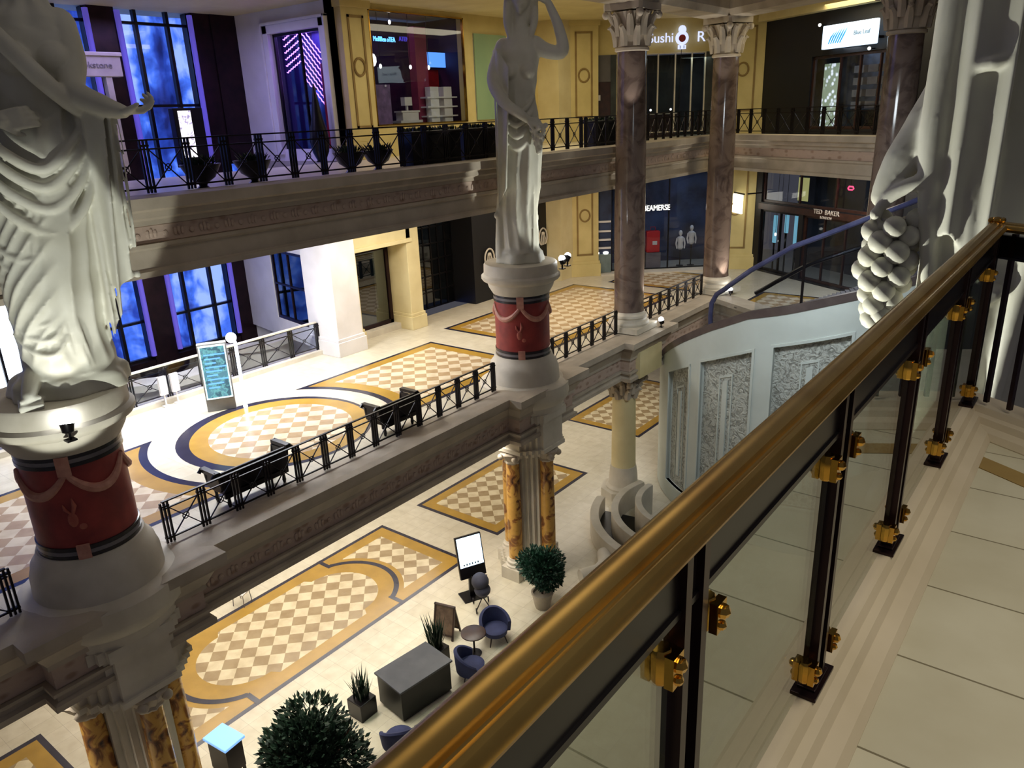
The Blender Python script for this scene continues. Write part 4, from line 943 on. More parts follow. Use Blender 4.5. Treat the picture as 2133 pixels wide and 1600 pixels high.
for a0, a1 in segs: curved(b, a0, a1, ER-.12, ER, zero, ztop, 14)
for a0, a1, zb, zl, zr in PAN:
    f = lambda a, a0=a0, a1=a1, zl=zl, zr=zr: zl+(zr-zl)*(a-a0)/(a1-a0)
    curved(b, a0, a1, ER-.12, ER, f, ztop, 20); curved(b, a0, a1, ER-.12, ER, zero, lambda a, zb=zb: zb, 20)
b.build('cladding', MT['clad'], t, True)
rel = N('carved_relief'); c = rel.coord(); v = rel.n('ShaderNodeTexVoronoi', Scale=3.4); nz = rel.n('ShaderNodeTexNoise', Scale=4.5, Detail=5, Distortion=2.2); rel.l(c, nz.inputs[0]); rel.l(c, v.inputs[0])
rel.l(rel.ramp(nz.outputs[0], [(.40, srgb(150, 152, 144)), (.52, srgb(196, 200, 192))]), rel.b.inputs['Base Color']); rel.bump(nz.outputs[0], 1.0, .10); rel.b.inputs['Roughness'].default_value = .6
for a0, a1, zb, zl, zr in PAN:
    f = lambda a, a0=a0, a1=a1, zl=zl, zr=zr: zl+(zr-zl)*(a-a0)/(a1-a0)
    pn = MB(); curved(pn, a0, a1, ER-.24, ER-.16, lambda a, zb=zb: zb, f, 20); po = pn.build('relief_panel', rel.m, t, True)
    am = (a0+a1)/2; q = MB(); curved(q, am-.9, am+.9, ER-.17, ER-.10, lambda a, zb=zb: zb+.5, lambda a: f(a)-.9, 4); curved(q, am-2.6, am-2.2, ER-.17, ER-.13, lambda a, zb=zb: zb+.4, lambda a: f(a)-.7, 4); curved(q, am+2.2, am+2.6, ER-.17, ER-.13, lambda a, zb=zb: zb+.4, lambda a: f(a)-.7, 4)
    curved(q, am-2.6, am+2.6, ER-.17, ER-.13, lambda a: f(a)-.76, lambda a: f(a)-.68, 6); q.build('raised_strip', MT['clad'], po)
    fr = MB(); w_ = .8
    curved(fr, a0-w_, a0, ER-.16, ER+.04, lambda a, zb=zb: zb-.08, lambda a: f(a)+.08, 3); curved(fr, a1, a1+w_, ER-.16, ER+.04, lambda a, zb=zb: zb-.08, lambda a: f(a)+.08, 3)
    curved(fr, a0-w_, a1+w_, ER-.16, ER+.04, f, lambda a: f(a)+.10, 20); curved(fr, a0-w_, a1+w_, ER-.16, ER+.04, lambda a, zb=zb: zb-.10, lambda a, zb=zb: zb, 20)
    fr.build('panel_frame', MT['clad'], t, True)
b = MB(); curved(b, -150, 0, ER-.16, ER+.02, ztop, lambda a: ztop(a)+.28, 90); b.build('side_band', MT['bronze'] if False else pbr('taupe_metal', srgb(120, 108, 104), srgb(104, 92, 90), .35, .5), t, True)
b = MB(); curved(b, -110.5, -10, ER-.10, ER-.08, lambda a: ztop(a)+.2, lambda a: hrail(a)-.03, 80); b.build('balustrade_glass', MT['shopglass'], t, True)
b = MB(); pts = [ep(-110.8, ER-.09, 7.7), ep(-111.2, ER-.09, 8.3), ep(-110.9, ER-.09, 8.75), ep(-109, ER-.09, 9.10)]+[ep(a, ER-.09, hrail(a)) for a in range(-106, -10, 3)]; b.tube(pts, .085, 10); b.build('handrail', pbr('dark_blue_rubber', srgb(70, 72, 104), srgb(52, 54, 84), .3), t, True)
b = MB(); b.bar(ep(-81.5, ER-.09, ztop(-81.5)+.1), ep(-81.5, ER-.09, hrail(-81.5)), .07, .07); b.build('glass_joint', MT['black'], t)
# inner balustrade, steps and inner handrail
b = MB(); b.tube([ep(a, ER-1.6, ztop(a)+.9+.4*sm((a+100)/20)) for a in range(-104, -10, 3)], .075, 8); b.build('inner_handrail', MT['black'], t, True)
b = MB(); curved(b, -104, -10, ER-1.62, ER-1.60, lambda a: ztop(a)+.0, lambda a: ztop(a)+.9+.4*sm((a+100)/20), 60); b.build('inner_glass', MT['shopglass'], t, True)
b = MB()
for i in range(70):
    a = -118+i*1.5; z = ztop(a)+.05; curved(b, a, a+1.5, ER-1.5, ER-.25, lambda a, z=z: z-.35, lambda a, z=z: z, 1)
b.build('steps', MT['greyfab'], t)
struct(MB().prism([(BX+.2, 26.9), (BX+.2, 33.0), (-9.5, 30.9), (-10.5, 26.2), (-12.0, 26.2)][::-1], 6.6, 7.06).build('floor_landing', MT['white_floor'])) if False else None
# ================================================================ NEAR RAILING (our walkway)
XN, YE = -.46, 4.55; ND = Vector((.86, -.51)).normalized()
ZR, ZK, ZF = 14.70, 13.75, 13.63
struct(MB().prism([(-.33, -3), (-.33, 4.62), (1.2, 3.72), (6, .9), (6, -3)][::-1], ZF-.4, ZF).build('floor_walkway', MT['near_floor']))
MT['kerb'] = pbr('kerb_stone', srgb(206, 192, 166), srgb(192, 178, 150), .45, scale=2)
kp = [(XN, -3), (XN, YE), (XN+ND.x*6, YE+ND.y*6)]
struct(MB().sweep(kp, [(-.15, ZF-.55), (-.15, ZK-.02), (-.13, ZK), (.03, ZK), (.045, ZK-.03), (.07, ZK-.04), (.085, ZF+.05), (.13, ZF+.035), (.15, ZF+.005), (.15, ZF-.55)]).build('trim_50', MT['kerb']))
struct(MB().sweep([(x+.0, y) for x, y in kp], [(-.35, ZF-1.5), (-.35, ZF-.5), (-.15, ZF-.4), (.1, ZF-.4), (.1, ZF-1.5)]).build('trim_51', MT['stone']))
struct(MB().sweep([(XN+.17+ND.x*.1, YE-.19), (XN+.17+ND.x*5, YE-.19+ND.y*5)], [(.30, ZF+.0005), (.30, ZF+.004), (.42, ZF+.004), (.42, ZF+.0005)]).build('trim_52', MT['tan_trim']))
def near_rail(p0, ang, L, posts, label, bars=False, ends=(0, 0)):
    t = thing('glass_railing', label, 'railing', (p0[0], p0[1], ZK), ang, 'brass topped railing of our walkway'); H = ZR-ZK
    # moulded brass handrail: broad top, bead on the inner side
    pr = [(.040, -.042), (.052, -.036), (.053, -.030), (.032, -.004), (.024, -.001), (.012, 0), (0, -.001), (-.012, -.004), (-.017, -.015), (-.022, -.016), (-.025, -.010), (-.032, -.007), (-.040, -.009), (-.047, -.017), (-.050, -.027), (-.047, -.036), (-.038, -.042)]
    vs = []; n = len(pr)
    for x, tt in ((ends[0], 0), (L+ends[1], 1)):
        for y, z in pr:
            k = 0
            if tt and ends[1] is not None: k = 0
            vs.append((x, y, H+z))
    fs = [(k, (k+1) % n, n+(k+1) % n, n+k) for k in range(n)]+[tuple(range(n)), tuple(range(2*n-1, n-1, -1))]
    MB().add(vs, fs).build('handrail', MT['rail'], t, True)
    MB().box(ends[0], L, -.014, .014, H-.075, H-.062).box(ends[0], L, -.010, .010, H-.165, H-.075).box(ends[0], L, -.016, .016, H-.178, H-.165).build('channel', MT['black'], t)
    for i, x in enumerate(posts):
        if bars:
            MB().box(x-.011, x+.011, -.011, .011, .02, H-.05).build('bar', MT['bronze'], t)
            continue
        b = MB()
        for s in (-1, 1): b.box(x+s*.033-.011, x+s*.033+.011, -.024, .024, .01, H-.045)
        b.box(x-.044, x+.044, -.014, .014, H-.062, H-.045); b.build('post', MT['bronze'], t)
        MB().box(x-.085, x+.085, -.040, .040, 0, .012).box(x-.06, x+.06, -.03, .03, .012, .02).build('base_plate', MT['bronze'], t, bevel=.002)
    if not bars:
        ps = list(posts)
        for a, c in zip(ps[:-1], ps[1:]):
            g = MB().box(a+.062, c-.062, -.005, .005, .045, H-.195).build('glass_pane', MT['glass'], t)
            for x in (a+.085, c-.085):
                for z in (.095, H-.245):
                    k = MB(); k.lathe([(.020, -.022), (.026, -.016), (.026, .016), (.020, .022)], 8)
                    # clamp: ribbed barrel with a hooked tab gripping the pane edge
                    k.v = [(p[0]*.9+x, p[1]*.95, p[2]*1.5+z) for p in k.v]; k.box(x-.018, x+.018, -.034, -.018, z-.03, z+.03)
                    s = -1 if x < (a+c)/2 else 1
                    k.box(min(x, x+s*.055), max(x, x+s*.055), -.010, .010, z-.012, z+.012); k.ball((x, -.036, z+.012), .014, 8); k.ball((x, -.034, z-.018), .010, 8)
                    k.build('clamp', MT['polished'], g, True)
    return t
POSTS = [-1.6, -.72, .15, 1.02, 1.89, 2.77, 3.64, 4.50]
near_rail((XN, 0), PI/2, YE, POSTS, 'brass and dark bronze glass railing running along our walkway', ends=(-3, .05))

near_rail((XN, YE), math.atan2(ND.y, ND.x), 4.0, [.10+.13*k for k in range(30)], 'brass topped bar railing that turns right at the corner of our walkway', bars=True, ends=(.0, 0))
# ================================================================ FLOODLIGHTS
struct(MB().box(-22.79, -22.71, 9.36, 9.44, 7, 8.12).build('trim_41', MT['black']))
u1 = Vector((.332, .943, 0)); v1 = Vector((.943, -.332, 0))            # right of / towards the viewer at the left statue
p = Vector((BX, 5.2, 0))+v1*1.35+u1*.0
floodlight(p.x, p.y, 10.72, (BX, 5.5, 14.6), 'small round floodlight clipped to the front of the left pedestal cap', 45, 75)
floodlight(-22.75, 9.4, 8.4, (-19, 8, 13), 'small bright floodlight on the rear railing behind the left statue', 40, 90)
p = Vector((BX, 19.05, 0))+Vector((.8, .6, 0))*1.28
floodlight(p.x, p.y, 10.95, (BX+.1, 19.3, 15.2), 'small round floodlight on the right rim of the middle pedestal cap', 120, 60)
floodlight(BX+.9, 20.3, 10.95, (BX-.3, 26.0, 18), 'small round floodlight just right of the middle pedestal cap', 60, 40)
floodlight(BX+1.0, 26.72, 7.40, (BX+.35, 26.2, 10.5), 'small floodlight on the ledge at the foot of the first tall column', 600, 50)
floodlight(BX+1.2, 33.1, 7.35, (BX+.4, 33.4, 10.5), 'small floodlight on the ledge at the foot of the column at the gallery bend', 420, 50)
# hidden-from-view floods of the atrium: added in open air to light the statues
spot('atrium_flood', (-6.5, 1.0, 6.2), (BX, 5.35, 12.9), 3400, (.96, 1, .92), 21, .15, .06)
spot('atrium_flood', (-8.0, 20.6, 7.2), (BX+.1, 19.3, 13.2), 2600, (.98, 1, .92), 18, .3, .1)
spot('atrium_flood', (-4.3, 7.9, 10.5), (-1.9, 9.2, 14.2), 1300, (.98, 1, .90), 75, .3, .04)
for x, y in ((BX+.9, 26.3), (BX+1.1, 33.3)):
    spot('capital_flood', (x-.1, y-1.7, 14.1), (x-.8, y-.6, 18.0), 260, (1, .97, .92), 36, .5, .05)
# ================================================================ MID GALLERY OBJECTS
t = thing('directory_kiosk', 'tall directory kiosk with a glowing blue map screen beside a lit white pole', 'kiosk', (-20.95, 11.95, MID), math.radians(58))
MB().box(-.42, .42, -.12, .12, .0, 2.15).build('body', pbr('grey_kiosk', srgb(140, 138, 134), srgb(120, 118, 114), .4), t, bevel=.02)
MB().box(-.38, .38, -.135, -.12, .40, 2.10).build('screen_frame', emit('frame_glow', srgb(215, 240, 250), .9), t)
k = N('map_screen'); c = k.coord(); br = k.n('ShaderNodeTexBrick', Scale=1.0); k.l(c, br.inputs[0])
nz = k.n('ShaderNodeTexNoise', Scale=5, Detail=4); k.l(c, nz.inputs[0]); col = k.ramp(nz.outputs[0], [(.42, srgb(60, 110, 130)), (.50, srgb(120, 200, 205)), (.58, srgb(90, 150, 170))]); k.l(col, k.b.inputs['Emission Color']); k.b.inputs['Emission Strength'].default_value = 1.0; k.b.inputs['Base Color'].default_value = (.02, .02, .02, 1)
MB().box(-.34, .34, -.142, -.135, .45, 2.05).build('screen', k.m, t)
b = MB()
for i in range(9): b.box(-.26, .05+.14*((i*7) % 3), -.146, -.142, .75+.13*i, .79+.13*i)
b.build('map_lines', MT['screenb'], t)
t = thing('lit_pole', 'bright white light pole with a round globe beside the directory kiosk', 'lamp', (-20.45, 12.45, MID))
MB().lathe([(.06, 0), (.07, .05), (.05, .1), (.05, 2.1), (.03, 2.15)], 16).build('pole', emit('glow_pole', srgb(225, 232, 255), 4), t, True)
MB().ball((-.1, -.05, 2.25), .16, 18).build('globe', emit('glow_globe', srgb(235, 240, 255), 3), t, True)
for y in (11.1, 11.5):
    t = thing('info_stand', 'small white leaflet stand on the rear railing, %s' % ('left of the pair' if y < 11.3 else 'right of the pair'), 'stand', (-22.7, y, MID), 0, 'white leaflet stands')
    MB().box(-.1, .1, -.1, .1, 0, .04).box(-.02, .02, -.02, .02, .04, .4).build('foot', MT['whitewall'], t); MB().box(-.05, .05, -.12, .12, .4, 1.0).build('holder', MT['whitewall'], t)
# stage: deep blue vase sculpture beside the neon window
t = thing('drop_vase', 'tall black drop-shaped vase beside the violet neon window', 'vase', (-24.0, 19.4, UPF))
MB().lathe([(.14, 0), (.16, .05), (.30, .35), (.36, .75), (.32, 1.1), (.20, 1.6), (.12, 2.1), (.06, 2.6), (.02, 2.75)], 28).build('body', MT['black'], t, True)
MB().lathe([(.2, 0), (.2, .04), (.14, .06)], 20).build('foot', MT['bronze'], t, True)
# violet neon chevrons
for row in range(9):
    z = 18.75-.22*row*1.1; b = MB(); t_ = None
    for sx in ((-1, 1) if row < 6 else (1,)):
        pts = []
        for i in range(15):
            x = -26.35+sx*(.05+i*.075); zz = z+.10-(.03 if sx < 0 else .075)*i
            pts.append((x, 20.95, zz-.05*(i % 2)))
        g = MB().tube(pts, .022, 5)
        o = tag(g.build('neon_tube', MT['neonv']), 'violet neon light strip in the tall framed window upstairs', 'neon light', 'violet neon strips')
t = thing('red_column_display', 'bright red column inside the violet neon window', 'column', (-24.85, 20.85, UPF)); MB().lathe([(.26, .1), (.26, 3.5)], 24).build('shaft', MT['redlac'], t, True); MB().box(-.32, .32, -.32, .32, 0, .12).build('base', MT['redlac'], t)
t = thing('display_plinth', 'teal glass display column inside the violet neon window', 'display', (-26.0, 21.2, UPF)); MB().lathe([(.3, .1), (.30, 1.6), (.24, 2.6)], 20).build('tower', pbr('teal_glass', srgb(80, 150, 190), srgb(50, 110, 170), .2), t, True); MB().box(-.4, .4, -.4, .4, 0, .12).build('base', MT['black'], t)
spot('violet_spot', (-25.5, 18.2, 18.5), (-25.2, 19.0, UPF), 120, (.35, .22, 1), 60)
# shop behind the plum window
def sign(name, txt, size, loc, rz, mat, label, sx=1, cat='sign', backing=None):
    t = thing(name, label, cat, loc, rz); text_obj(txt, size, mat, t, sx=sx)
    if backing: MB().box(*backing).build('backing', MT['black'], t)
    return t
def inner_sign(name, lines, loc, rz, label): pass
sign('neon_sign', 'MoBBen oTEA', .26, (-24.0, 23.15, 18.25), PI/2, MT['signb'], 'glowing light blue lettering high on the left in the plum shop window', .75)
sign('neon_sign', 'ATEMEN', .26, (-25.6, 26.0, 18.5), PI/2, emit('dim_violet_sign', srgb(80, 70, 190), .8), 'dim violet lettering further right in the plum shop window', .9)
def panel(name, x, y0, y1, z0, z1, m, label, cat):
    t = thing(name, label, cat, (x, (y0+y1)/2, z0)); w_ = (y1-y0)/2; MB().box(-.03, .03, -w_, w_, 0, z1-z0).build('panel', m, t, bevel=.01); MB().box(-.06, -.03, -w_-.04, w_+.04, -.04, z1-z0+.04).build('frame', MT['black'], t); return t
panel('lit_menu_screen', -24.8, 26.2, 28.2, 17.35, 17.95, MT['screenb'], 'glowing pale blue screen at the right in the plum shop window', 'screen')
t = thing('red_pillar', 'dark red pillar inside the plum shop window', 'column', (-24.6, 25.6, UPF)); MB().box(-.2, .2, -.35, .35, .1, 5).build('shaft', pbr('plum_red', srgb(150, 44, 84), srgb(130, 34, 70), .5), t); MB().box(-.25, .25, -.4, .4, 0, .1).build('base', MT['redlac'], t)
t = thing('wall_poster', 'deep red poster panel at the right inside the plum shop window', 'poster', (-25.2, 26.6, UPF)); MB().box(-.05, .05, -.8, .8, .1, 3.4).build('sheet', MT['redlac'], t); MB().box(-.1, .1, -.8, .8, 0, .1).build('foot', MT['black'], t)
def shelfunit(x, y, label, s=1):
    t = thing('display_shelf', label, 'shelf', (x, y, UPF+1.2))
    m = MT['whitewall']
    MB().box(-.2, .2, -.55*s, .55*s, -1.2, .04).build('cabinet', MT['black'], t)
    MB().box(-.25, .25, -.5*s, .5*s, .04, .14).build('plinth', m, t)
    MB().box(-.2, .2, -.36*s, .36*s, .14, .45).box(-.22, .22, -.42*s, .42*s, .45, .52).build('tier', m, t)
    MB().box(-.04, .04, -.04, .04, .52, .72).build('stem', m, t); MB().box(-.12, .12, -.16*s, .16*s, .72, 1.05).build('card', m, t)
shelfunit(-24.3, 24.4, 'white stepped display with a card on top in the plum shop window', 1.3)
t = thing('white_rack', 'white shelf rack beside the stepped display in the plum shop window', 'rack', (-24.2, 26.3, UPF+.35)); m = MT['whitewall']
for s in (-1, 1): MB().box(-.15, .15, s*.42-.26, s*.42+.26, 0, 2.3).build('upright', m, t)
for i in range(4):
    MB().box(-.22, .22, -.95, .95, .7+.38*i, .76+.38*i).build('shelf', m, t)
t = thing('price_board', 'mauve poster board low at the left in the plum shop window', 'poster', (-24.2, 22.9, 14.6)); MB().box(-.03, .03, -.5, .5, 0, 2.0).build('board', pbr('mauve', srgb(140, 110, 160), srgb(100, 80, 120), .6, scale=3), t); MB().box(-.08, .0, -.5, .5, -.4, 0).build('stand', MT['black'], t)
def pendant(x, y, z, label, r=.07):
    t = thing('pendant_lamp', label, 'lamp', (x, y, z), 0, 'small lamps in the shop windows'); MB().ball((0, 0, 0), r, 10, sc=(1, 1, 1.5)).build('bulb', MT['signw'], t, True); MB().box(-.008, .008, -.008, .008, r, 19.3-z if z > 14 else 12.4-z).build('cord', MT['black'], t)
pendant(-24.2, 22.6, 17.5, 'brightest small pendant lamp at the left edge of the plum shop window', .17)
for y, z in ((23.2, 17.3), (24.9, 17.3), (26.0, 17.3), (23.9, 18.95)): pendant(-24.4, y, z, 'tiny warm pendant lamp hanging inside the plum shop window', .06)
# ---- mirrored curved front, lower: lettering, shelves, bags
def Athing(name, label, cat, s, off, z, group=None):
    x, y = A(s, off); return thing(name, label, cat, (x, y, z), math.atan2(AD.y, AD.x), group)
t = Athing('shop_sign', 'glowing white shop lettering in the curved glass front between the tall columns', 'sign', 3.05, .35, 10.33); text_obj('BEAMERSE', .40, MT['signw'], t, sx=.78); MB().box(-.8, .8, .02, .05, -.03, .03).build('mounting_bar', MT['black'], t)
t = Athing('shoe_display', 'lit shop shelves with white goods left of the first tall column', 'shelf', .05, .28, 7.1)
MB().box(-.34, .56, .1, .14, 0, 5.2).build('back', pbr('navy_back', srgb(38, 50, 84), srgb(20, 28, 54), .5), t)
for z in (1.25, 1.68, 2.13, 2.63): MB().box(-.33, .55, -.12, .1, z, z+.09).build('shelf', MT['whitewall'], t)
MB().box(-.33, .55, -.16, .1, 0, .95).build('cabinet', pbr('grey_green', srgb(120, 134, 132), srgb(100, 114, 112)), t)
for x in (-.2, .3): b = MB().ball((x, 0, 1.02), .12, 10, sc=(1.3, .8, .7)); b.build('shoe', MT['signw'], t, True)  # white goods glow by themselves, light put into their material
t = Athing('shopping_bag', 'large bright red bag display behind the curved glass shopfront', 'bag', 3.05, 1.1, 7.9); MB().box(-.36, .36, -.2, .2, 0, 1.15).build('body', pbr('red_bag', srgb(214, 40, 44), srgb(196, 30, 38), .5), t, bevel=.05); MB().tube([(-.15, 0, 1.15), (-.12, 0, 1.35), (.12, 0, 1.35), (.15, 0, 1.15)], .02, 6).build('handle', MT['redlac'], t); MB().box(-.05, .2, -.215, -.2, .42, .62).build('patch', MT['whitewall'], t); MB().box(-.4, .4, -.25, .25, -.82, 0).build('plinth', MT['greyfab'], t)
t = Athing('shopping_bag', 'small red bag display left of the large red bag', 'bag', 2.3, 1.1, 7.87); MB().box(-.2, .2, -.15, .15, 0, .7).build('body', MT['redlac'], t, bevel=.04); MB().tube([(-.1, 0, .7), (-.08, 0, .84), (.08, 0, .84), (.1, 0, .7)], .015, 6).build('handle', MT['redlac'], t); MB().box(-.22, .22, -.18, .18, -.77, 0).build('plinth', MT['greyfab'], t)
for s, h, lab in ((4.55, 1.5, 'white mannequin in the curved shopfront, the shorter one'), (5.15, 1.75, 'white mannequin in the curved shopfront, the taller one near the column')):
    t = Athing('mannequin', lab, 'mannequin', s, 1.0, 7.1); m = MT['whitewall']; b = MB()
    b.lathe([(.10, .9), (.17, 1.0), (.13, 1.25), (.19, 1.45), (.17, 1.55), (.05, 1.62), (.05, 1.68)], 16, fn=None); b.ball((0, 0, 1.78), .12, 12, sc=(.85, 1, 1.2)); b.tube([(-.18, 0, 1.5), (-.24, -.02, 1.2), (-.2, -.1, .95)], [.05, .045, .035], 8); b.tube([(.18, 0, 1.5), (.24, -.02, 1.2), (.2, -.1, .95)], [.05, .045, .035], 8)
    b.v = [(x, y, z+(h-1.5)) for x, y, z in b.v]; b.build('figure', m, t, True); MB().lathe([(.2, 0), (.2, .03), (.03, .05), (.03, .95+(h-1.5))], 14).build('stand', MT['black'], t, True)
# ---- round logo sign upstairs
t = Athing('shop_sign', 'white glowing round logo sign with script lettering between the tall columns upstairs', 'sign', 4.1, .3, 18.5)
m = emit('cool_white_sign', srgb(190, 200, 245), 1.3)
text_obj('Sushi', .62, m, t, sx=1.0, loc=(-1.05, 0, .0), name='script_lettering'); text_obj('R', .66, m, t, sx=1.1, loc=(.95, 0, 0), name='letter')
b = MB().lathe([(.32, -.03), (.32, .03)], 28); b.v = [(x, z, y-.02) for x, y, z in b.v]; b.build('disc', m, t, False)
b = MB().lathe([(.17, -.02), (.17, .02)], 24); b.v = [(x, z-.05, y-.03) for x, y, z in b.v]; b.build('dark_centre', MT['redlac'], t)
b = MB().ball((0, -.02, .36), .20, 14, sc=(1, .2, 1)); b.build('top_dot', m, t, True)
MB().box(-.2, .2, -.04, .0, -.52, -.34).build('lower_mark', m, t); MB().box(-.11, -.08, -.05, -.035, -.5, -.36).box(.08, .11, -.05, -.035, -.5, -.36).build('slots', MT['black'], t)
MB().box(-.012, .012, .05, .07, -4.4, -.4).build('pole', MT['iron'], t)
t = Athing('paper_notice', 'white paper notice taped to the dark brown door upstairs', 'notice', .0, .43, 15.75); MB().box(-.09, .09, -.01, .01, 0, .26).build('sheet', MT['whitewall'], t)
del t['category']; t['category'] = 'notice'
t = Athing('blue_screen', 'glowing blue screen in the dark gap left of the right pilaster upstairs', 'screen', 6.6, .45, 15.7); MB().box(-.16, .16, -.03, .03, 0, 1.2).build('display', emit('deep_blue', srgb(50, 60, 220), 1.2), t); MB().box(-.2, .2, .03, .06, -.05, 1.25).build('frame', MT['black'], t)
t = Athing('counter', 'pale bar counter behind the upper glazing under the logo sign', 'counter', 3.2, 1.4, UPF); MB().box(-.9, .9, -.3, .3, 0, 1.1).build('front', MT['darkwood'], t); MB().box(-1, 1, -.36, .36, 1.1, 1.16).build('top', MT['stone2'], t)
for x in (-.75, -.35, .7): Bt = Athing('counter_lamp', 'small glowing lamp on the bar counter under the logo sign', 'lamp', 3.2+x, 1.35, UPF+1.16, 'bar counter lamps'); MB().lathe([(.05, 0), (.05, .02), (.01, .04), (.01, .12)], 10).build('stem', MT['brass'], Bt, True); MB().ball((0, 0, .17), .06, 10).build('bulb', MT['signw'], Bt, True)
# ---- oblique wall: leaf sign, lit door, hanging sign, lettering
def Bthing(name, label, cat, s, off, z, group=None):
    x, y = Bp(s, off); return thing(name, label, cat, (x, y, z), math.atan2(BD.y, BD.x), group)
t = Bthing('lightbox_sign', 'glowing white sign with a blue leaf emblem at the upper right', 'sign', 5.8, -.35, 17.42)
MB().box(-1.5, 1.5, -.08, .08, 0, .94).build('lightbox', emit('white_lightbox', srgb(205, 228, 250), 1.5), t, bevel=.03)
leafm = emit('blue_leaf', srgb(40, 140, 205), .9); b = MB()
for k in range(6):
    a = math.radians(160-22*k); c0 = Vector((-.78, -.09, .22)); c1 = c0+Vector((.18*k*.6+.12, 0, .2+.07*k)); pts = [c0+Vector((-.30+.13*k, 0, -.02)), c0+Vector((-.18+.15*k, 0, .22+.02*k)), c0+Vector((.02+.14*k, 0, .42+.04*min(k, 3)))]
    b.tube(pts, [.05, .07, .012], 6, flat=.6)
b.v = [(x, -.09+(y+.09)*.25, z) for x, y, z in b.v]; b.build('leaf_emblem', leafm, t)
text_obj('Blue Leaf', .24, emit('grey_letters', srgb(96, 120, 140), .5), t, loc=(.75, -.09, .5), depth=.01, name='lettering')
MB().box(-1.5, 1.5, .08, .35, .2, .3).build('bracket', MT['black'], t)
for s, z, lab in ((3.95, 18.45, 'small bright spot lamp above the left end of the leaf sign'), (6.9, 17.26, 'small bright spot lamp below the right end of the leaf sign')):
    t = Bthing('spot_lamp', lab, 'lamp', s, -.3, z); MB().ball((0, 0, 0), .07, 10).build('bulb', MT['signw'], t, True); MB().box(-.02, .02, .05, .3, -.02, .02).build('arm', MT['black'], t)
t = Bthing('lit_doorway_panel', 'bright white lit doorway display below the leaf sign', 'display', 4.05, .5, UPF+.1)
k = N('lit_goods'); c = k.coord(); v = k.n('ShaderNodeTexVoronoi', Scale=5); k.l(c, v.inputs[0]); k.l(k.ramp(v.outputs[0], [(.2, srgb(235, 240, 250)), (.5, srgb(90, 110, 80))]), k.b.inputs['Emission Color']); k.b.inputs['Emission Strength'].default_value = 1.3
MB().box(-.45, .45, 0, .05, .1, 2.9).build('panel', k.m, t); MB().box(-.5, .5, -.02, .08, 0, .1).build('base', MT['black'], t)
for s, z in ((4.9, 14.9), (5.7, 15.0), (6.3, 15.0), (7.0, 14.8)):
    t = Bthing('shop_display', 'dim grey-blue shelf of goods behind the dark red doors upstairs', 'shelf', s, 1.4, UPF, 'dim shelves behind the upper dark red doors'); MB().box(-.3, .3, -.2, .2, 0, 1.0).build('cabinet', MT['black'], t)
    for i in range(4): MB().box(-.28, .28, -.15, .15, 1.05+.5*i, 1.35+.5*i).build('goods', MT['greymarble'], t)
t = Bthing('hanging_sign', 'blank glowing white sign panel hanging from a bracket in front of the right pilaster', 'sign', -.55, -.9, 10.2)
m4 = Matrix.Rotation(math.radians(-12), 4, 'Z'); MB().box(-.95, .95, -.06, .06, -.2, .75, 0, m4).build('panel', MT['signw'], t, bevel=.02); MB().box(-.85, 1.15, -.03, .03, .78, .84, 0, m4).build('bracket', MT['iron'], t); MB().box(1.05, 1.12, .0, .85, .78, .84).build('wall_arm', MT['iron'], t)
t = Bthing('shop_sign', 'small pale lettering TED BAKER LONDON on the dark fascia at the right', 'sign', 5.2, -.12, 10.45); lm = pbr('pale_letters', srgb(190, 180, 170), srgb(180, 170, 160)); text_obj('TED  BAKER', .30, lm, t, loc=(0, 0, .0), name='lettering'); text_obj('LONDON', .16, lm, t, loc=(0, 0, -.24), name='lettering')
t['label'] = 'small pale two-line lettering on the dark shop fascia at the right'
t = Bthing('red_neon_sign', 'small pinkish red neon sign behind the dark shop transom at the right', 'sign', 5.9, .5, 11.55); MB().tube([(-.16, 0, 0), (-.1, 0, .08), (.12, 0, .08), (.17, 0, 0), (.1, 0, -.06), (-.12, 0, -.06), (-.16, 0, 0)], .035, 6).build('tube', emit('pink_neon', srgb(235, 70, 110), 2), t); MB().box(-.01, .01, 0, .02, .08, .6).build('cord', MT['black'], t)
t = Bthing('yellow_poster', 'pale yellow lit poster behind the dark shop transom', 'poster', 2.9, .5, 10.75); MB().box(-.35, .35, 0, .03, 0, 1.1).build('sheet', emit('yellow_lit', srgb(180, 176, 110), .7), t); MB().box(-.38, .38, .03, .05, -.03, 1.13).build('frame', MT['black'], t)
for s, z, h in ((.75, 8.4, 1.4), (1.6, 9.0, .9), (2.3, 8.4, 1.9)):
    t = Bthing('light_column', 'pale teal lit strip glowing inside the dark shop at the right', 'lamp', s, .8, MID+.02, 'teal lit strips in the dark shop'); MB().box(-.10, .10, -.05, .05, z-MID, z-MID+h).build('strip', emit('teal_strip', srgb(120, 180, 200), .8), t); MB().box(-.03, .03, -.03, .03, 0, z-MID).build('stand', MT['black'], t)
for s, z in ((1.05, 8.9), (1.35, 8.6), (1.75, 8.1)): pendant(Bp(s, .6)[0], Bp(s, .6)[1], z, 'tiny bright pendant lamp inside the dark shop at the right', .06)
# recessed soffit lamps
for y in (8.5, 11, 13.5, 17, 20, 24, 28):
    t = thing('downlight', 'round recessed downlight in the soffit of the middle gallery', 'ceiling light', (-19.5, y, 12.5), 0, 'soffit downlights'); MB().lathe([(.14, -.02), (.14, 0)], 20).build('lens', MT['signw'], t); MB().lathe([(.19, -.035), (.19, -.0), (.15, 0), (.15, -.035)], 20, cap=False).build('trim_ring', MT['brass'], t, True)
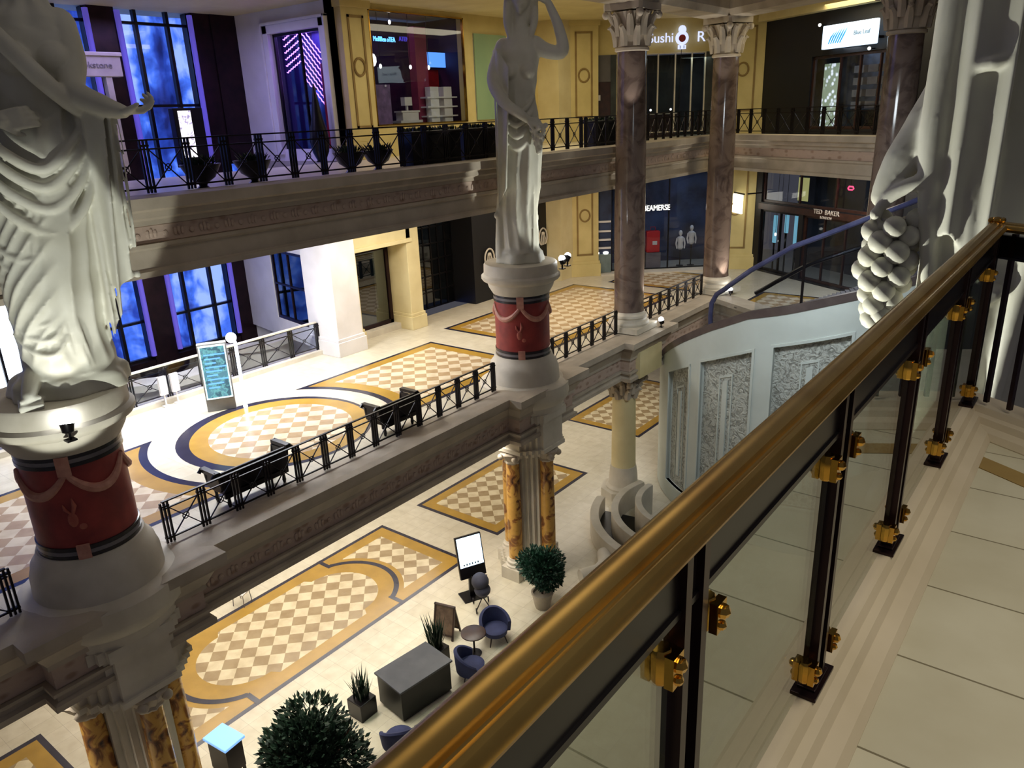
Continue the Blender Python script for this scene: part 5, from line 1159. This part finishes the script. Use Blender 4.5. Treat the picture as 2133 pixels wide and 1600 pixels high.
# ================================================================ GROUND FLOOR OBJECTS
def sheet_leaves(b, c, n, rx, rz, ls, seed, up=.2):
    random.seed(seed)
    for k in range(n):
        d = Vector((random.gauss(0, 1), random.gauss(0, 1), random.gauss(0, 1))).normalized(); r = .55+.45*random.random()**.5; q = Vector(c)+Vector((d.x*rx*r, d.y*rx*r, d.z*rz*r))
        o = (d+Vector((random.uniform(-.6, .6), random.uniform(-.6, .6), random.uniform(-.5, .5)+up))).normalized(); s = o.cross(Vector((random.random()-.5, random.random()-.5, random.random()))).normalized(); L = ls*(.7+.6*random.random())
        b.add([q, q+o*L*.5+s*L*.22, q+o*L, q+o*L*.5-s*L*.22], [(0, 1, 2, 3)])
def shrub(x, y, label, tot, rx, rz, n, ls, seed, mat='leaf', pot=.30, cat='potted tree'):
    t = thing('potted_tree', label, cat, (x, y, 0))
    MB().lathe([(pot*.7, 0), (pot*.75, .05), (pot, .5), (pot*1.08, .52), (pot*1.08, .58), (pot*.9, .58), (pot*.9, .5)], 24).build('pot', MT['stone'] if mat == 'leaf2' else MT['black'], t, True)
    b = MB(); random.seed(seed)
    for k in range(7): a = k*.9; b.tube([(0, 0, .5), (.1*math.cos(a), .1*math.sin(a), tot-rz*1.4), (rx*.6*math.cos(a), rx*.6*math.sin(a), tot-rz*.6)], [.035, .028, .012], 6)
    b.build('stems', MT['darkwood'], t, True)
    b = MB(); 
    for k in range(9):
        a = random.random()*6.28; rr = rx*.45*random.random()**.5; sheet_leaves(b, (rr*math.cos(a), rr*math.sin(a), tot-rz+random.uniform(-.35, .35)*rz), n//9, rx*.62, rz*.6, ls, seed+k)
    b.build('foliage', MT[mat], t); return t
shrub(-12.9, 8.3, 'big dark bushy potted tree on the ground floor behind the near handrail', 2.25, 1.35, 1.1, 7500, .18, 11, 'leaf')
shrub(-12.7, 17.2, 'round dark green potted bush beside the clustered pier', 2.25, .80, .80, 6500, .12, 23, 'leaf2', .34)
def spiky(x, y, label, h, n, seed, z=0):
    t = thing('spiky_plant', label, 'plant', (x, y, z), 0, 'spiky plants by the cabinet'); MB().box(-.28, .28, -.28, .28, 0, .55).build('planter', MT['black'], t, bevel=.02)
    b = MB(); random.seed(seed)
    for k in range(n):
        a = random.random()*6.28; q = Vector((random.uniform(-.15, .15), random.uniform(-.15, .15), .55)); ln = h*(.5+.5*random.random()); o = Vector((.35*math.cos(a)*random.random(), .35*math.sin(a)*random.random(), 1)).normalized(); s = Vector((-math.sin(a), math.cos(a), 0))*.022
        m_ = q+o*ln*.5; b.add([q-s, q+s, m_+s, q+o*ln+Vector((math.cos(a), math.sin(a), 0))*.08, m_-s], [(0, 1, 2, 3, 4)])
    b.build('leaves', MT['leaf'], t)
spiky(-13.7, 13.2, 'spiky dark plant in a black box behind the black cabinet', 1.1, 110, 4)
spiky(-13.95, 10.5, 'small spiky plant in a black box before the black cabinet', .9, 60, 6)
t = thing('host_cabinet', 'black cabinet with a grey top on the ground floor, between two spiky plants', 'cabinet', (-13.2, 11.8, 0), math.radians(-8))
MB().box(-.55, .55, -.85, .85, .06, .98).build('body', MT['black'], t, bevel=.02); MB().box(-.6, .6, -.9, .9, .98, 1.04).build('top', pbr('charcoal_top', srgb(70, 72, 80), srgb(58, 60, 68), .4), t, bevel=.01); MB().box(-.5, .5, -.8, .8, 0, .06).build('plinth', MT['iron'], t)
for q in (-.42, .42): MB().box(-.57, -.55, q-.38, q+.38, .14, .92).build('door', MT['black'], t, bevel=.004)
def armchair(x, y, rz, label):
    t = thing('armchair', label, 'chair', (x, y, 0), rz, 'dark blue tub chairs')
    b = MB(); b.lathe([(.30, .26), (.36, .30), (.37, .44), (.30, .48)], 28); b.build('seat', MT['bluefab'], t, True)
    b = MB(); n = 22; vs = []
    for i in range(n+1):
        a = math.radians(-10+200*i/n); h = .62+.34*math.sin(math.pi*i/n)**1.0
        for r, z in ((.36, .28), (.46, .28), (.50, h-.04), (.46, h), (.40, h-.02)): vs.append((r*math.cos(a), r*math.sin(a), z))
    fs = [(5*i+k, 5*i+5+k, 5*i+5+(k+1) % 5, 5*i+(k+1) % 5) for i in range(n) for k in range(5)]+[(0, 1, 2, 3, 4), tuple(5*n+k for k in (4, 3, 2, 1, 0))]
    b.add(vs, fs); b.build('backrest', MT['bluefab'], t, True)
    for sx in (-1, 1):
        for sy in (-1, 1): MB().tube([(sx*.2, sy*.2, .28), (sx*.28, sy*.28, 0)], [.025, .016], 8).build('leg', MT['darkwood'], t)
    return t
a = armchair(-12.9, 15.0, 1.0, 'dark blue tub chair nearest the round bush')
armchair(-12.45, 13.35, 2.4, 'dark blue tub chair between the spiky plant and the other tub chair')
armchair(-12.2, 10.2, 4.0, 'dark blue tub chair beside the big bushy tree')
t = thing('cafe_table', 'small dark table between the two blue tub chairs', 'table', (-13.05, 14.15, 0)); MB().lathe([(.36, .70), (.38, .71), (.38, .74), (.36, .75)], 28).build('top', MT['darkwood'], t, True); MB().lathe([(.22, 0), (.22, .02), (.03, .05), (.03, .70)], 16).build('pedestal', MT['iron'], t, True)
t = thing('display_monitor', 'glowing white menu screen on a black stand beside the clustered pier', 'display', (-15.0, 16.35, 0), math.radians(64))
m4 = Matrix.Translation((0, 0, 1.62)) @ Matrix.Rotation(math.radians(-14), 4, 'X')
MB().box(-.46, .46, -.06, .06, -.78, .66, 0, m4).build('case', MT['black'], t, bevel=.015); MB().box(-.42, .42, -.068, -.06, -.38, .62, 0, m4).build('screen', emit('menu_screen', srgb(200, 226, 250), 1.8), t)
b = MB()
for i in range(6): b.box(-.30+.1*i, -.26+.1*i, -.074, -.068, -.33, -.27, 0, m4)
b.build('icon_row', MT['dark'], t)
MB().box(-.10, .10, -.04, .06, .03, 1.0).box(-.40, .40, -.32, .32, 0, .04).build('stand', MT['black'], t, bevel=.01)
t = thing('stroller', 'dark fabric draped pushchair beside the glowing menu screen', 'pushchair', (-14.35, 16.05, 0), .8)
b = MB(); b.ball((0, 0, .98), .34, 18, sc=(.85, 1.0, .8)); b.ball((.05, -.1, .72), .30, 16, sc=(.9, 1, .7)); b.build('hood', MT['bluefab'] if False else pbr('dark_grey_fabric', srgb(62, 62, 78), srgb(44, 44, 58), .8), t, True)
MB().tube([(-.25, .25, 1.05), (0, 0, .5), (.28, -.32, .10)], .018, 6).tube([(.25, .25, 1.05), (.1, 0, .5), (-.2, -.32, .10)], .018, 6).build('frame', MT['iron'], t)
for x, y in ((-.25, .25), (.25, .25), (-.2, -.34), (.24, -.34)):
    b = MB().lathe([(.09, -.02), (.10, 0), (.09, .02)], 16); b.v = [(z+x, xx+y, yy+.10) for xx, yy, z in b.v]; b.build('wheel', MT['black'], t, True)
t = thing('sandwich_board', 'wooden A-frame sandwich board standing open on the ground floor', 'sign', (-14.35, 14.35, 0), math.radians(14))
for s in (-1, 1):
    m4 = Matrix.Translation((0, s*.27, 0)) @ Matrix.Rotation(s*math.radians(15), 4, 'X')
    b = MB(); b.box(-.36, -.30, -.02, .02, 0, 1.12, 0, m4).box(.30, .36, -.02, .02, 0, 1.12, 0, m4).box(-.36, .36, -.02, .02, 1.06, 1.12, 0, m4).box(-.36, .36, -.02, .02, .12, .18, 0, m4); b.build('frame', MT['darkwood'], t)
    MB().box(-.30, .30, -.008, .008, .18, 1.06, 0, m4).build('board', pbr('brown_poster', srgb(118, 96, 78), srgb(84, 66, 54), .7, scale=4), t)
t = thing('kiosk_stand', 'small kiosk with a glowing blue top at the foot of the left pier', 'kiosk', (-15.1, 7.15, 0), .1)
MB().box(-.42, .42, -.30, .30, 1.12, 1.2).build('top', emit('blue_top', srgb(120, 170, 230), 1.1), t, bevel=.02); b = MB(); b.box(-.34, .34, -.24, .24, .3, 1.12); b.build('body', MT['iron'], t)
for sx in (-1, 1):
    for sy in (-1, 1): MB().box(sx*.3-.03, sx*.3+.03, sy*.2-.03, sy*.2+.03, 0, .3).build('leg', MT['iron'], t)
t = thing('side_chair', 'small white chair at the edge of the ground floor oval panel', 'chair', (-21.2, 11.6, 0), .4)
MB().box(-.22, .22, -.22, .22, .42, .47).build('seat', MT['whitewall'], t, bevel=.01)
b = MB()
for i in range(5): b.box(-.19+.09*i, -.17+.09*i, .20, .22, .47, .88)
b.box(-.22, .22, .195, .225, .86, .92); b.build('backrest', MT['greymarble'], t)
for sx in (-1, 1):
    for sy in (-1, 1): MB().tube([(sx*.19, sy*.19, .42), (sx*.21, sy*.22, 0)], .014, 6).build('leg', MT['greymarble'], t)
# fountain: stepped curved basins beside the escalator
t = thing('fountain', 'pale stepped curved fountain basins at the foot of the escalator wall', 'fountain', (0, 0, 0))
FX, FY = -10.6, 24.3
MB().prism(arcp(FX, FY, 4.0, 190, 262, 40)+arcp(FX, FY, 3.66, 190, 262, 40)[::-1], 0, .75).build('lower_wall', MT['stone2'], t, bevel=.02)
MB().prism(arcp(FX, FY, 3.2, 160, 268, 40)+arcp(FX, FY, 2.92, 160, 268, 40)[::-1], 0, .95).build('middle_wall', MT['stone2'], t, bevel=.02)
MB().prism(arcp(FX, FY, 2.3, 170, 275, 40)+arcp(FX, FY, 2.05, 170, 275, 40)[::-1], 0, 1.3).build('upper_wall', MT['stone2'], t, bevel=.02)
MB().prism(arcp(FX, FY, 3.66, 190, 262, 40)+[(FX, FY)], 0.03, .12).build('dark_pool', MT['black'], t)
MB().tube([(-12.3, 18.9, .3), (-11.9, 19.5, .34), (-12.0, 20.1, .32), (-12.5, 20.7, .28)], [.3, .32, .3, .24], 14).build('curled_volute', MT['stone2'], t, True)

# ================================================================ LEFT BAY: HANGING BOARD, LIT POSTER, BRIGHT SHOP WINDOW
t = thing('hanging_board', 'plain grey stone-like signboard on a post before the tall blue windows upstairs', 'sign', (-27.0, 12.9, 16.95))
MB().box(-.15, .15, -1.1, 1.0, 0, .70).box(-.2, .2, -1.15, 1.05, .62, .74).build('board', MT['stone'], t, bevel=.02)
MB().box(-.12, .12, .42, .62, -3.08, 0).build('post', MT['stone'], t)
text_obj('Brookstone', .26, pbr('grey_letters2', srgb(120, 112, 104), srgb(110, 102, 96)), t, name='lettering', loc=(.16, 0, .34), rot=(PI/2, 0, PI/2), depth=.01, sx=1.1)
t = thing('poster_cabinet', 'dark cabinet with a brightly lit poster before the tall blue windows upstairs', 'poster', (-28.0, 16.65, 13.87))
MB().box(-.25, .1, -.62, .55, 0, 2.1).build('case', MT['black'], t, bevel=.02)
k = N('lit_poster'); c = k.coord(); nz = k.n('ShaderNodeTexNoise', Scale=6, Detail=5, Distortion=1.5); k.l(c, nz.inputs[0]); k.l(k.ramp(nz.outputs[0], [(.40, srgb(90, 80, 78)), (.48, srgb(250, 244, 235))]), k.b.inputs['Emission Color']); k.b.inputs['Emission Strength'].default_value = 1.4
MB().box(.1, .13, -.46, .04, .35, 2.0).build('poster', k.m, t)
t = thing('bright_shopfront', 'glaring white shop window at the left edge behind the statue', 'window', (-28.9, 8.9, 6.9))
MB().box(-.05, .0, -.9, .85, .3, 3.6).build('glowing_pane', emit('bright_window', srgb(225, 240, 255), 3), t); b = MB(); b.box(0, .1, -.95, -.87, .2, 3.7).box(0, .1, -.05, .03, .2, 3.7).box(0, .1, .82, .9, .2, 3.7).box(0, .1, -.95, .9, .2, .3); b.build('frame', MT['black'], t)

t = [o for o in bpy.data.objects if o.name == 'glass_railing.001'][0]
b = MB(); b.ball((-.01, 0, .955), .030, 12, sc=(1, 1, .6))
for k in range(6): b.ball((-.01+.028*math.cos(k*PI/3), .028*math.sin(k*PI/3), .955), .014, 8)
b.build('corner_rosette', MT['polished'], t, True)
